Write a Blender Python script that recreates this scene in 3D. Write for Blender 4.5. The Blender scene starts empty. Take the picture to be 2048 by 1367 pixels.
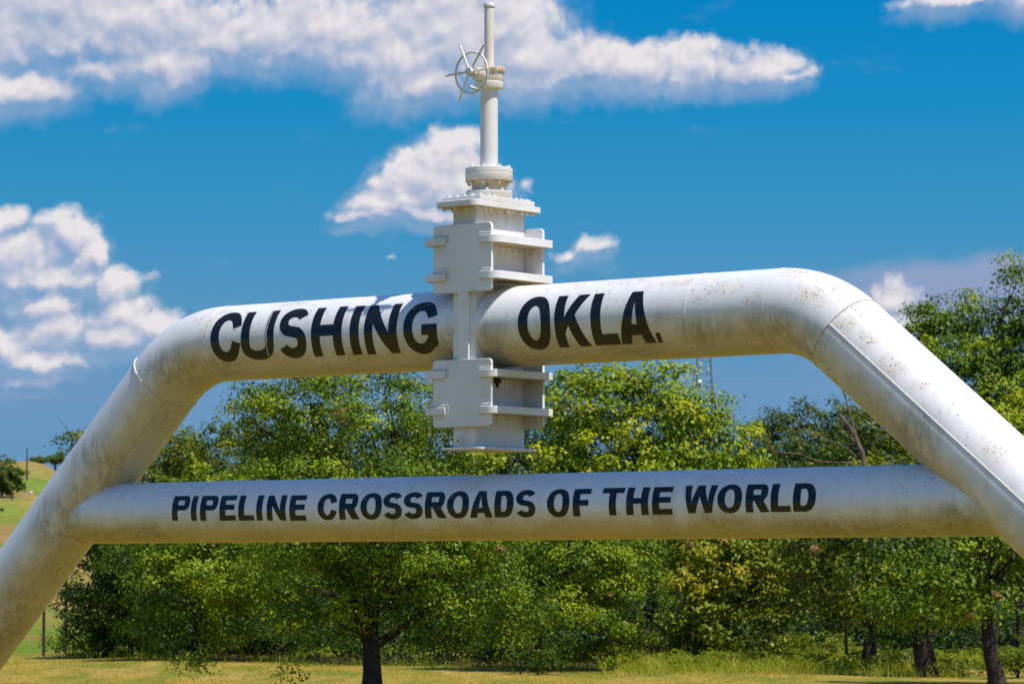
import bpy, bmesh, math, random
import numpy as np
from mathutils import Vector, Matrix
from mathutils.geometry import tessellate_polygon

sc = bpy.context.scene
COL = sc.collection

# ------------------------------------------------------------------ camera
F = 6634.0                      # focal length in photograph pixels (2048 wide)
HZ = 1150.0                     # photograph row of the true horizon
EYE = 1.7
PITCH = math.atan((HZ - 683.5) / F)
cam_d = bpy.data.cameras.new("camera")
cam = bpy.data.objects.new("camera", cam_d)
COL.objects.link(cam)
cam.location = (0, 0, EYE)
cam.rotation_euler = (math.pi / 2 + PITCH, 0, 0)
cam_d.sensor_width = 36.0
cam_d.lens = F / 2048 * 36.0
cam_d.clip_start = 0.1
cam_d.clip_end = 6000
cam_d.dof.use_dof = True
cam_d.dof.focus_distance = 25.0
cam_d.dof.aperture_fstop = 8.0
sc.camera = cam
sc.cycles.max_bounces = 6
sc.cycles.diffuse_bounces = 3
sc.cycles.glossy_bounces = 2
sc.cycles.transmission_bounces = 3

# ------------------------------------------------------------------ sun, exposure
TH = math.radians(38.3)
U = Vector((math.cos(TH), -math.sin(TH), 0))
V = Vector((math.sin(TH), math.cos(TH), 0))
SUN = (U * 0.56 + V * 0.01 + Vector((0, 0, 1))).normalized()
sd = bpy.data.lights.new("sun", 'SUN')
sd.energy = 3.75
sd.angle = math.radians(0.5)
sd.color = (1.0, 0.94, 0.83)
sun = bpy.data.objects.new("sun", sd)
COL.objects.link(sun)
sun.rotation_euler = SUN.to_track_quat('Z', 'Y').to_euler()
sun.location = (30, -30, 60)
sc.view_settings.view_transform = 'Standard'
sc.view_settings.look = 'None'
EXPO = 0.45
sc.view_settings.exposure = EXPO
sc.view_settings.gamma = 1.0
sc.view_settings.use_curve_mapping = False


def srgb(r, g, b):
    def f(c):
        c /= 255.0
        return c / 12.92 if c <= 0.04045 else ((c + 0.055) / 1.055) ** 2.4
    return (f(r), f(g), f(b), 1.0)


# ------------------------------------------------------------------ node helpers
class NT:
    def __init__(s, tree):
        s.t = tree
        s.n = tree.nodes
        s.l = tree.links

    def put(s, node, sock, val):
        i = node.inputs[sock]
        if hasattr(val, 'links'):
            s.l.new(val, i)
        elif val is not None:
            try:
                i.default_value = val
            except Exception:
                i.default_value = tuple(val)[:3]

    def math(s, op, a, b=None, c=None, clamp=False):
        n = s.n.new('ShaderNodeMath')
        n.operation = op
        n.use_clamp = clamp
        for k, x in enumerate((a, b, c)):
            if x is not None:
                s.put(n, k, x)
        return n.outputs[0]

    def vec(s, op, a, b=None, c=None, out=0):
        n = s.n.new('ShaderNodeVectorMath')
        n.operation = op
        for k, x in enumerate((a, b, c)):
            if x is not None:
                s.put(n, k, x)
        return n.outputs['Value'] if op in ('LENGTH', 'DOT_PRODUCT', 'DISTANCE') else n.outputs[0]

    def mix(s, f, a, b, mode='MIX'):
        n = s.n.new('ShaderNodeMix')
        n.data_type = 'RGBA'
        n.blend_type = mode
        n.clamp_factor = True
        s.put(n, 0, f)
        s.put(n, 6, a)
        s.put(n, 7, b)
        return n.outputs[2]

    def ramp(s, f, stops, interp='LINEAR'):
        n = s.n.new('ShaderNodeValToRGB')
        n.color_ramp.interpolation = interp
        e = n.color_ramp.elements
        while len(e) < len(stops):
            e.new(0.5)
        for k, (p, c) in enumerate(stops):
            e[k].position = p
            e[k].color = c if len(c) == 4 else (*c, 1)
        s.put(n, 0, f)
        return n.outputs[0]

    def sstep(s, x, a, b, lo=0.0, hi=1.0):
        n = s.n.new('ShaderNodeMapRange')
        n.interpolation_type = 'SMOOTHSTEP'
        s.put(n, 0, x)
        n.inputs[1].default_value = a
        n.inputs[2].default_value = b
        n.inputs[3].default_value = lo
        n.inputs[4].default_value = hi
        return n.outputs[0]

    def noise(s, vec, scale, detail=3, rough=0.5, dist=0.0, color=False):
        n = s.n.new('ShaderNodeTexNoise')
        s.put(n, 'Vector', vec)
        n.inputs['Scale'].default_value = scale
        n.inputs['Detail'].default_value = detail
        n.inputs['Roughness'].default_value = rough
        n.inputs['Distortion'].default_value = dist
        return n.outputs['Color' if color else 'Fac']

    def voronoi(s, vec, scale, out='Distance'):
        n = s.n.new('ShaderNodeTexVoronoi')
        s.put(n, 'Vector', vec)
        n.inputs['Scale'].default_value = scale
        return n.outputs[out]

    def mapping(s, vec, scale=(1, 1, 1), loc=(0, 0, 0), rot=(0, 0, 0)):
        n = s.n.new('ShaderNodeMapping')
        s.put(n, 0, vec)
        n.inputs[1].default_value = loc
        n.inputs[2].default_value = rot
        n.inputs[3].default_value = scale
        return n.outputs[0]


# ------------------------------------------------------------------ world: sky and clouds
world = bpy.data.worlds.new("World")
sc.world = world
world.use_nodes = True
w = NT(world.node_tree)
w.n.clear()
SKY_STRENGTH = 0.12
SKY_GAIN = 1.0 / (SKY_STRENGTH * 2 ** EXPO)      # colours below are given as they are seen
out = w.n.new('ShaderNodeOutputWorld')
bg = w.n.new('ShaderNodeBackground')
bg.inputs[1].default_value = SKY_STRENGTH
w.l.new(bg.outputs[0], out.inputs[0])
sky = w.n.new('ShaderNodeTexSky')
sky.sky_type = 'NISHITA'
sky.sun_disc = False
sky.sun_elevation = math.asin(SUN.z)
sky.sun_rotation = math.atan2(SUN.x, SUN.y)
sky.dust_density = 0.4
sky.ozone_density = 3.0
tc = w.n.new('ShaderNodeTexCoord')
sep = w.n.new('ShaderNodeSeparateXYZ')
w.l.new(tc.outputs['Generated'], sep.inputs[0])
az = w.math('ARCTAN2', sep.outputs[0], sep.outputs[1])
el = w.math('ARCSINE', sep.outputs[2])
# clear-air colour by elevation (radians), deeper towards the zenith
grad = w.ramp(w.math('DIVIDE', el, 0.25, clamp=True), [
    (0.00, srgb(112, 160, 192)), (0.15, srgb(98, 150, 190)), (0.30, srgb(90, 150, 192)),
    (0.42, srgb(62, 147, 195)), (0.56, srgb(28, 140, 196)), (0.68, srgb(8, 132, 196)), (1.0, srgb(2, 105, 180))])
hs = w.n.new('ShaderNodeHueSaturation')
hs.inputs['Saturation'].default_value = 1.25
hs.inputs['Value'].default_value = 1.0
w.l.new(sky.outputs[0], hs.inputs['Color'])
low = w.vec('SCALE', grad)
low.node.inputs['Scale'].default_value = SKY_GAIN
clear = w.mix(w.sstep(el, 0.2, 0.55), low, hs.outputs[0])

# clouds: soft ellipses in (azimuth, elevation), unit = 1/F radian
CX = w.math('MULTIPLY_ADD', az, F, 1024.0)
CY = w.math('MULTIPLY_ADD', el, -F, HZ)
cmb = w.n.new('ShaderNodeCombineXYZ')
w.l.new(CX, cmb.inputs[0])
w.l.new(CY, cmb.inputs[1])
P0 = cmb.outputs[0]

BLOBS = [
    # long bank across the top
    (60, 20, 330, 110), (300, 60, 260, 100), (330, 130, 120, 62), (520, 70, 220, 78), (640, 60, 200, 88),
    (800, 120, 130, 100), (880, 60, 210, 120), (860, 170, 100, 45), (1010, 60, 150, 110), (1060, 120, 170, 80),
    (1190, 125, 110, 62), (1290, 135, 100, 58), (1390, 128, 100, 56), (1510, 138, 105, 48), (1575, 158, 90, 30, .3),
    (-60, 60, 300, 130), (60, 195, 120, 45), (-30, 190, 120, 45), (-300, 80, 300, 150),
    (700, 120, 420, 80, .55), (200, 150, 330, 70, .5), (1350, 160, 300, 40, .6), (100, 600, 260, 150, .62), (830, 400, 150, 60, .55), (200, 690, 200, 60, .6),
    # upper right
    (1900, 8, 150, 34, .3), (2060, 22, 130, 44, .3), (2250, 30, 200, 40),
    # middle cloud
    (895, 320, 62, 48), (930, 370, 95, 60), (820, 340, 50, 48), (800, 395, 95, 36), (730, 430, 78, 20), (860, 425, 120, 24),
    (1052, 372, 40, 44, .75), (870, 350, 100, 70), (900, 300, 70, 40), (790, 365, 70, 50), (760, 410, 90, 32),
    # small ones
    (1190, 490, 62, 38, .45), (1140, 508, 70, 28, .55), (775, 530, 80, 26, .98),
    # left group
    (0, 520, 170, 66), (135, 478, 74, 52), (178, 515, 56, 50), (15, 450, 52, 36), (90, 560, 190, 24), (70, 545, 130, 34),
    (100, 615, 60, 34), (110, 665, 78, 60), (225, 590, 56, 50), (250, 640, 86, 48), (315, 650, 66, 38), (15, 700, 84, 50),
    (235, 680, 110, 34), (60, 720, 120, 28), (60, 768, 130, 28, .7), (-120, 620, 140, 190),
    # right, low
    (1785, 600, 70, 50, .25), (1800, 645, 80, 56, .3),
]
grp = bpy.data.node_groups.new("cloud_density", 'ShaderNodeTree')
grp.interface.new_socket("P", in_out='INPUT', socket_type='NodeSocketVector')
grp.interface.new_socket("D", in_out='OUTPUT', socket_type='NodeSocketFloat')
g = NT(grp)
gi = g.n.new('NodeGroupInput')
go = g.n.new('NodeGroupOutput')
P = gi.outputs[0]


def centred(nt, vec, scale, amp, detail, rough):
    c = nt.noise(vec, scale, detail, rough, color=True)
    c = nt.vec('SUBTRACT', c, (0.5, 0.5, 0.5))
    return nt.vec('MULTIPLY', c, (amp, amp * 0.75, 0))


wp = g.vec('ADD', P, centred(g, P, 1 / 100.0, 90, 2, 0.5))
wp = g.vec('ADD', wp, centred(g, P, 1 / 30.0, 44, 8, 0.60))
acc = None
for (bx, by, rx, ry, *bias) in BLOBS:
    q = g.vec('MULTIPLY_ADD', wp, (1 / rx, 1 / ry, 0), (-bx / rx, -by / ry, 0))
    d2 = g.vec('LENGTH', q)
    if bias:
        d2 = g.math('ADD', d2, bias[0])
    acc = d2 if acc is None else g.math('SMOOTH_MIN', acc, d2, 0.25)
dens = g.math('SUBTRACT', 1.2, acc)
vz = g.voronoi(wp, 1 / 32.0)
dens = g.math('MULTIPLY_ADD', g.math('SUBTRACT', 0.45, vz), 0.28, dens)
g.l.new(dens, go.inputs[0])


def cloud(vec):
    n = w.n.new('ShaderNodeGroup')
    n.node_tree = grp
    w.put(n, 0, vec)
    return n.outputs[0]


d0 = cloud(P0)
d1 = cloud(w.vec('ADD', P0, (8, -26, 0)))
puff = w.math('MULTIPLY', w.math('SUBTRACT', d0, d1), 1.0)
soft = w.noise(P0, 1 / 130.0, 6, 0.50, 0.5)
ra = w.noise(P0, 1 / 75.0, 4, 0.5, 0.6)
rb = w.noise(w.vec("ADD", P0, (9, -16, 0)), 1 / 75.0, 4, 0.5, 0.6)
relief = w.math('MULTIPLY', w.math("SUBTRACT", ra, rb), 0.8)
shade = w.math('ADD', w.math('ADD', w.math('MULTIPLY', puff, 0.85), relief), w.math('MULTIPLY_ADD', soft, 1.15, 0.0))
ccol = w.ramp(shade, [(0.0, srgb(140, 168, 204)), (0.25, srgb(162, 178, 208)), (0.5, srgb(188, 194, 214)),
                      (0.75, srgb(213, 212, 222)), (1.0, srgb(232, 228, 231))])
crisp = w.sstep(d0, -0.04, 0.55)
hazy = w.math('MAXIMUM', w.sstep(d0, -0.15, 1.0), w.math('MULTIPLY', w.sstep(d1, -0.1, 0.9), 0.62))
am = w.n.new('ShaderNodeMix')
w.put(am, 0, w.math('MAXIMUM', w.sstep(puff, 0.02, 0.45), w.sstep(d0, 0.38, 0.78)))
w.put(am, 2, hazy)
w.put(am, 3, crisp)
alpha = am.outputs[0]
# soft grey under-sides fading into the blue
# thin lavender veil low on the right, and a paler band near the skyline
vx = w.math('ADD', CY, w.math('MULTIPLY', w.math('SUBTRACT', CX, 1700), 0.10))
vn = w.math('MULTIPLY', w.math('SUBTRACT', w.noise(P0, 1 / 150.0, 4, 0.55), 0.5), 70)
vx = w.math('ADD', vx, vn)
veil = w.math('MULTIPLY', w.sstep(vx, 528, 566), w.sstep(vx, 800, 600))
veil = w.math('MULTIPLY', veil, w.sstep(CX, 1500, 1850))
veil = w.math('MULTIPLY', veil, w.sstep(CX, 4000, 2600))
veil = w.math('MULTIPLY', veil, 0.75)
lowband = w.math('MULTIPLY', w.sstep(w.math('ADD', CY, vn), 700, 780), w.sstep(w.math('ADD', CY, vn), 980, 800))
lowband = w.math('MULTIPLY', lowband, 0.4)
c1 = w.mix(lowband, clear, tuple(x * SKY_GAIN for x in srgb(122, 152, 194)[:3]) + (1,))
c1 = w.mix(veil, c1, tuple(x * SKY_GAIN for x in srgb(156, 164, 198)[:3]) + (1,))
wisp = w.sstep(w.noise(w.mapping(P0, scale=(1, 2.0, 1)), 1 / 170.0, 6, 0.62), 0.56, 0.82)
wisp = w.math('MULTIPLY', w.math('MULTIPLY', wisp, 0.35), w.sstep(d0, -1.6, 0.0))
c1 = w.mix(wisp, c1, tuple(x * SKY_GAIN for x in srgb(170, 180, 208)[:3]) + (1,))
cs = w.vec('SCALE', ccol)
cs.node.inputs['Scale'].default_value = SKY_GAIN
c2 = w.mix(alpha, c1, cs)
w.l.new(c2, bg.inputs[0])


# ------------------------------------------------------------------ object helpers
def tag(o, label=None, cat=None, group=None, kind=None):
    if label:
        o['label'] = label
    if cat:
        o['category'] = cat
    if group:
        o['group'] = group
    if kind:
        o['kind'] = kind
    return o


def thing(name, label, cat, loc=(0, 0, 0), rz=0.0, group=None):
    o = bpy.data.objects.new(name, None)
    o.empty_display_size = 0.3
    COL.objects.link(o)
    o.location = loc
    o.rotation_euler = (0, 0, rz)
    return tag(o, label, cat, group)


class MB:
    def __init__(s):
        s.v = []
        s.f = []

    def add(s, vs, fs):
        b = len(s.v)
        s.v.extend([tuple(x) for x in vs])
        s.f.extend([tuple(b + i for i in f) for f in fs])
        return s

    def box(s, x0, x1, y0, y1, z0, z1):
        vs = [(x, y, z) for x in (x0, x1) for y in (y0, y1) for z in (z0, z1)]
        return s.add(vs, [(0, 1, 3, 2), (4, 6, 7, 5), (0, 4, 5, 1), (2, 3, 7, 6), (0, 2, 6, 4), (1, 5, 7, 3)])

    def prism(s, pts, axis, a, b):
        """pts: ccw outline in the plane across the axis ('z': x,y; 'y': x,z)"""
        n = len(pts)

        def m(p, t):
            return (p[0], p[1], t) if axis == 'z' else (p[0], t, p[1])
        vs = [m(p, a) for p in pts] + [m(p, b) for p in pts]
        fs = [tuple(range(n)), tuple(range(2 * n - 1, n - 1, -1))]
        fs += [(i, i + n, (i + 1) % n + n, (i + 1) % n) for i in range(n)]
        return s.add(vs, fs)

    def lathe(s, prof, c=(0, 0, 0), seg=48, axis='z', caps=True):
        """prof: list of (radius, height)"""
        vs, fs = [], []
        for r, h in prof:
            for k in range(seg):
                a = 2 * math.pi * k / seg
                p = (r * math.cos(a), r * math.sin(a), h)
                if axis == 'y':
                    p = (p[0], p[2], p[1])
                vs.append((p[0] + c[0], p[1] + c[1], p[2] + c[2]))
        for j in range(len(prof) - 1):
            for k in range(seg):
                k2 = (k + 1) % seg
                fs.append((j * seg + k, j * seg + k2, (j + 1) * seg + k2, (j + 1) * seg + k))
        if caps:
            fs.append(tuple(range(seg))[::-1])
            fs.append(tuple((len(prof) - 1) * seg + k for k in range(seg)))
        return s.add(vs, fs)

    def tube(s, pts, rad, seg=8, caps=True, closed=False):
        pts = [Vector(p) for p in pts]
        n = len(pts)
        if not hasattr(rad, '__len__'):
            rad = [rad] * n
        vs, fs = [], []
        prev = None
        for i, p in enumerate(pts):
            if closed:
                t = (pts[(i + 1) % n] - pts[i - 1]).normalized()
            else:
                t = (pts[min(i + 1, n - 1)] - pts[max(i - 1, 0)]).normalized()
            if prev is None:
                a = t.orthogonal().normalized()
            else:
                a = (prev - t * prev.dot(t)).normalized()
            prev = a
            b = t.cross(a)
            for k in range(seg):
                g_ = 2 * math.pi * k / seg
                vs.append(p + (a * math.cos(g_) + b * math.sin(g_)) * rad[i])
        m = n if closed else n - 1
        for j in range(m):
            j2 = (j + 1) % n
            for k in range(seg):
                k2 = (k + 1) % seg
                fs.append((j * seg + k, j * seg + k2, j2 * seg + k2, j2 * seg + k))
        if caps and not closed:
            fs.append(tuple(range(seg))[::-1])
            fs.append(tuple((n - 1) * seg + k for k in range(seg)))
        return s.add(vs, fs)

    def hexnut(s, x, y, z, r, h, rot=0.0):
        pts = [(x + r * math.cos(rot + k * math.pi / 3), y + r * math.sin(rot + k * math.pi / 3)) for k in range(6)]
        s.prism(pts, 'z', z, z + h)
        return s

    def build(s, name, mat, parent=None, smooth=True, angle=35, bevel=0.0):
        me = bpy.data.meshes.new(name)
        me.from_pydata(s.v, [], s.f)
        me.update()
        bm = bmesh.new()
        bm.from_mesh(me)
        bmesh.ops.recalc_face_normals(bm, faces=bm.faces)
        bm.to_mesh(me)
        bm.free()
        if smooth:
            me.shade_smooth()
            me.set_sharp_from_angle(angle=math.radians(angle))
        o = bpy.data.objects.new(name, me)
        COL.objects.link(o)
        if mat:
            me.materials.append(mat)
        if parent:
            o.parent = parent
        if bevel > 0:
            b = o.modifiers.new("bevel", 'BEVEL')
            b.width = bevel
            b.segments = 2
            b.limit_method = 'ANGLE'
            b.angle_limit = math.radians(40)
            b.harden_normals = False
        return o


def rrect(x0, x1, y0, y1, r, seg=6, rs=None):
    """rounded rectangle, ccw; rs = radii of corners (x1y0, x1y1, x0y1, x0y0)"""
    rs = rs or (r, r, r, r)
    pts = []
    for (cx, cy, sx, sy, a0), rr in zip([(x1, y0, -1, 1, -90), (x1, y1, -1, -1, 0), (x0, y1, 1, -1, 90), (x0, y0, 1, 1, 180)], rs):
        if rr <= 0:
            pts.append((cx, cy))
            continue
        for k in range(seg + 1):
            a = math.radians(a0 + 90 * k / seg)
            pts.append((cx + sx * rr + rr * math.cos(a), cy + sy * rr + rr * math.sin(a)))
    return pts


# ------------------------------------------------------------------ materials
def new_mat(name):
    m = bpy.data.materials.new(name)
    m.use_nodes = True
    nt = NT(m.node_tree)
    return m, nt, m.node_tree.nodes['Principled BSDF']


RUST_SPOTS = [(2.62, -.30, 3.62, .16, .12, .08), (3.35, -.27, 3.42, .12, .12, .08), (3.95, -.27, 2.98, .12, .12, .06), (1.9, -.2, 3.79, .3, .1, .05), (-1.9, -.14, 3.83, .3, .1, .05), (1.45, -.10, 3.84, .36, .16, .10), (0.95, -.16, 3.83, .12, .10, .08), (2.88, -.12, 3.82, .20, .16, .12), (3.05, -.26, 3.66, .26, .12, .14),
              (3.50, -.24, 3.30, .16, .12, .10), (3.72, -.26, 3.12, .20, .12, .12), (2.35, -.25, 3.72, .22, .10, .10), (4.55, -.26, 2.55, .18, .12, .16), (0.17, -.30, 3.72, .10, .12, .14)]
GRIME_SPOTS = [(-3.05, -.26, 3.36, .42, .30, .26), (-2.55, -.22, 3.36, .40, .30, .12), (2.75, -.28, 3.46, .30, .20, .16), (3.05, -.28, 3.30, .30, .24, .20), (-0.15, -.3, 3.42, .22, .3, .22),
               (3.9, -.25, 2.62, .34, .3, .30), (-3.9, -.25, 2.62, .5, .3, .34), (-4.4, -.28, 2.15, .35, .3, .35), (-5.0, -.2, 1.3, .8, .4, .55), (0.25, -.28, 3.45, .20, .3, .22),
               (4.2, -.2, 2.08, .30, .3, .16), (3.2, -.2, 2.02, .8, .3, .10), (-3.6, -.2, 2.03, .8, .3, .10), (1.5, -.2, 3.36, .4, .3, .12), (2.2, -.25, 3.42, .35, .3, .16)]


def paint_material(name, under=0.75, specks=1.0, patch=1.0, white=(0.81, 0.795, 0.795)):
    m, n, b = new_mat(name)
    t = n.n.new('ShaderNodeTexCoord').outputs['Object']
    geo = n.n.new('ShaderNodeNewGeometry')
    sp = n.n.new('ShaderNodeSeparateXYZ')
    n.l.new(geo.outputs['Normal'], sp.inputs[0])
    nz = sp.outputs[2]
    # mottled chalky paint
    col = n.mix(n.sstep(n.noise(t, 2.2, 5, 0.6), 0.35, 0.75, 0, 0.35), (*white, 1), (0.66, 0.655, 0.66, 1))
    # vertical run-off streaks
    st = n.noise(n.mapping(t, scale=(9, 9, 0.7)), 2.0, 5, 0.65)
    col = n.mix(n.math('MULTIPLY', n.sstep(st, 0.46, 0.85), 0.30 * patch + .06), col, (0.44, 0.38, 0.30, 1))
    # under side: golden ground bounce painted into the colour, plus dirt and algae
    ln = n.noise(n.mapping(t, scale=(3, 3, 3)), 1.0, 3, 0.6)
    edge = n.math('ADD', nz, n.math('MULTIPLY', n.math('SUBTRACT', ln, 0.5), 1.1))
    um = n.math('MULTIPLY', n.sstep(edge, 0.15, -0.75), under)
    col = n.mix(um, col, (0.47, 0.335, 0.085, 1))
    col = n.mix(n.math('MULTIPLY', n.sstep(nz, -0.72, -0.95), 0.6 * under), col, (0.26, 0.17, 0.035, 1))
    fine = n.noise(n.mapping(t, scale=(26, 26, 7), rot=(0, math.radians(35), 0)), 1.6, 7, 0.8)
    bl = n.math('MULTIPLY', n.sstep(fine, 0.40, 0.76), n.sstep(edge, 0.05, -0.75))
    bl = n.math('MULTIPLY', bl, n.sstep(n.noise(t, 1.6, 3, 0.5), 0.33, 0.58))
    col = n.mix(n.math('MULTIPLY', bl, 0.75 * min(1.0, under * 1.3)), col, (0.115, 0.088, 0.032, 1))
    # lichen and rust specks on top
    vo = n.n.new('ShaderNodeTexVoronoi')
    vo.inputs['Scale'].default_value = 42
    n.l.new(t, vo.inputs['Vector'])
    rnd = n.n.new('ShaderNodeSeparateColor')
    n.l.new(vo.outputs['Color'], rnd.inputs[0])
    size = n.math('MULTIPLY', n.sstep(rnd.outputs[0], 0.45, 1.0), 0.33)
    dot = n.math('MULTIPLY', n.math('LESS_THAN', vo.outputs['Distance'], size), 0.85)
    pm = n.sstep(n.noise(t, 2.6, 3, 0.6), 0.50, 0.66)
    top = n.sstep(nz, -0.05, 0.45)
    sm = n.math('MULTIPLY', n.math('MULTIPLY', dot, pm), n.math('MULTIPLY', top, specks))
    if patch > .5:
        zone = None
        for (px_, py_, pz_, sx_, sy_, sz_) in RUST_SPOTS:
            q = n.vec('MULTIPLY', n.vec('SUBTRACT', t, (px_, py_, pz_)), (1 / sx_, 1 / sy_, 1 / sz_))
            e_ = n.sstep(n.vec('LENGTH', q), 1.0, 0.25)
            zone = e_ if zone is None else n.math('MAXIMUM', zone, e_)
        pn = n.sstep(n.noise(t, 9, 4, 0.65), 0.32, 0.52)
        zone = n.math('MULTIPLY', zone, pn)
        vr = n.n.new('ShaderNodeTexVoronoi')
        vr.inputs['Scale'].default_value = 55
        n.l.new(t, vr.inputs['Vector'])
        rr = n.n.new('ShaderNodeSeparateColor')
        n.l.new(vr.outputs['Color'], rr.inputs[0])
        rd = n.math('LESS_THAN', vr.outputs['Distance'], n.math('MULTIPLY', n.sstep(rr.outputs[0], 0.25, 1.0), 0.42))
        sm = n.math('MAXIMUM', sm, n.math('MULTIPLY', n.math('MULTIPLY', rd, zone), 0.85))
        col = n.mix(n.math('MULTIPLY', zone, 0.32), col, (0.64, 0.48, 0.33, 1))
        zone = None
        for (px_, py_, pz_, sx_, sy_, sz_) in GRIME_SPOTS:
            q = n.vec('MULTIPLY', n.vec('SUBTRACT', t, (px_, py_, pz_)), (1 / sx_, 1 / sy_, 1 / sz_))
            e_ = n.sstep(n.vec('LENGTH', q), 1.0, 0.3)
            zone = e_ if zone is None else n.math('MAXIMUM', zone, e_)
        gn = n.sstep(n.noise(n.mapping(t, scale=(11, 11, 3.5), rot=(0, math.radians(20), 0)), 1.5, 8, 0.75), 0.34, 0.66)
        col = n.mix(n.math('MULTIPLY', n.math('MULTIPLY', zone, gn), 0.60), col, (0.20, 0.155, 0.075, 1))
    else:
        # rust and mould running down below the ledges of the valve
        sx3 = n.n.new('ShaderNodeSeparateXYZ')
        n.l.new(t, sx3.inputs[0])
        run = None
        for z0 in (4.452, 4.172, 3.902, 3.170, 2.898, 4.674):
            dz = n.math('SUBTRACT', z0, sx3.outputs[2])
            e_ = n.math('MULTIPLY', n.sstep(dz, 0.17, 0.0), n.math('GREATER_THAN', dz, -0.001))
            run = e_ if run is None else n.math('MAXIMUM', run, e_)
        inner = n.math('MULTIPLY', n.math('GREATER_THAN', sx3.outputs[1], -0.312), n.sstep(n.noise(n.mapping(t, scale=(22, 22, 3)), 1.4, 5, 0.7), 0.30, 0.66))
        run = n.math('MULTIPLY', run, inner)
        col = n.mix(n.math('MULTIPLY', run, 0.62), col, (0.46, 0.31, 0.12, 1))
        blk = n.math('MULTIPLY', n.math('POWER', run, 2.0), n.sstep(n.noise(t, 34, 4, 0.7), 0.52, 0.66))
        col = n.mix(n.math('MULTIPLY', blk, 0.85), col, (0.10, 0.065, 0.03, 1))
        # beige grime on the faces turned to the sheltered side
        fg = n.math('MULTIPLY', n.sstep(n.noise(t, 6, 5, 0.65), 0.45, 0.72), n.math('GREATER_THAN', sx3.outputs[1], -0.312))
        col = n.mix(n.math('MULTIPLY', fg, 0.28), col, (0.50, 0.42, 0.30, 1))
    halo = n.math('MULTIPLY', n.math('MULTIPLY', pm, top), n.sstep(n.noise(t, 26, 4, 0.7), 0.45, 0.7))
    col = n.mix(n.math('MULTIPLY', halo, 0.30 * patch), col, (0.62, 0.45, 0.30, 1))
    col = n.mix(sm, col, (0.17, 0.10, 0.045, 1))
    # lone specks everywhere
    v2 = n.n.new('ShaderNodeTexVoronoi')
    v2.inputs['Scale'].default_value = 17
    n.l.new(t, v2.inputs['Vector'])
    r2 = n.n.new('ShaderNodeSeparateColor')
    n.l.new(v2.outputs['Color'], r2.inputs[0])
    lone = n.math('LESS_THAN', v2.outputs['Distance'], n.math('MULTIPLY', n.sstep(r2.outputs[1], 0.55, 1.0), 0.075))
    col = n.mix(n.math('MULTIPLY', lone, 0.75 * specks), col, (0.09, 0.07, 0.05, 1))
    n.l.new(col, b.inputs['Base Color'])
    ro = n.math('MULTIPLY_ADD', n.noise(t, 5, 4, 0.6), 0.22, 0.27)
    n.l.new(ro, b.inputs['Roughness'])
    b.inputs['Specular IOR Level'].default_value = 0.45
    bump = n.n.new('ShaderNodeBump')
    bump.inputs['Strength'].default_value = 0.12
    bump.inputs['Distance'].default_value = 0.004
    n.l.new(n.noise(t, 30, 4, 0.6), bump.inputs['Height'])
    n.l.new(bump.outputs[0], b.inputs['Normal'])
    return m


def simple_mat(name, col, rough=0.6, var=0.25, scale=6.0, metal=0.0, dark=None):
    m, n, b = new_mat(name)
    t = n.n.new('ShaderNodeTexCoord').outputs['Object']
    dk = dark or tuple(c * (1 - var * 1.6) for c in col)
    c = n.mix(n.sstep(n.noise(t, scale, 5, 0.65), 0.3, 0.7), (*dk, 1), (*col, 1))
    n.l.new(c, b.inputs['Base Color'])
    b.inputs['Roughness'].default_value = rough
    b.inputs['Metallic'].default_value = metal
    return m


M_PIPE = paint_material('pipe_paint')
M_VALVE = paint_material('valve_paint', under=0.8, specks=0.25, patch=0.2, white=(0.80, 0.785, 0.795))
M_WELD = simple_mat('weld_paint', (0.80, 0.76, 0.70), 0.45, 0.12, 30)
M_SEAM = simple_mat('seam_paint', (0.62, 0.52, 0.42), 0.5, 0.35, 14)


def rust_material(name, amount):
    m, n, b = new_mat(name)
    t = n.n.new('ShaderNodeTexCoord').outputs['Object']
    st = n.noise(n.mapping(t, scale=(14, 14, 1.5)), 2.0, 5, 0.65)
    c = n.mix(n.math('MULTIPLY', n.sstep(st, 0.36, 0.62), amount), (0.78, 0.76, 0.72, 1), (0.60, 0.36, 0.13, 1))
    c = n.mix(n.math('MULTIPLY', n.sstep(n.noise(t, 40, 4, 0.7), 0.55, 0.7), amount * 0.6), c, (0.30, 0.17, 0.06, 1))
    n.l.new(c, b.inputs['Base Color'])
    b.inputs['Roughness'].default_value = 0.45
    return m


M_RUSTY = rust_material('rust_stained_paint', 1.0)
M_LIGHTRUST = rust_material('lightly_stained_paint', 0.30)


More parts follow.
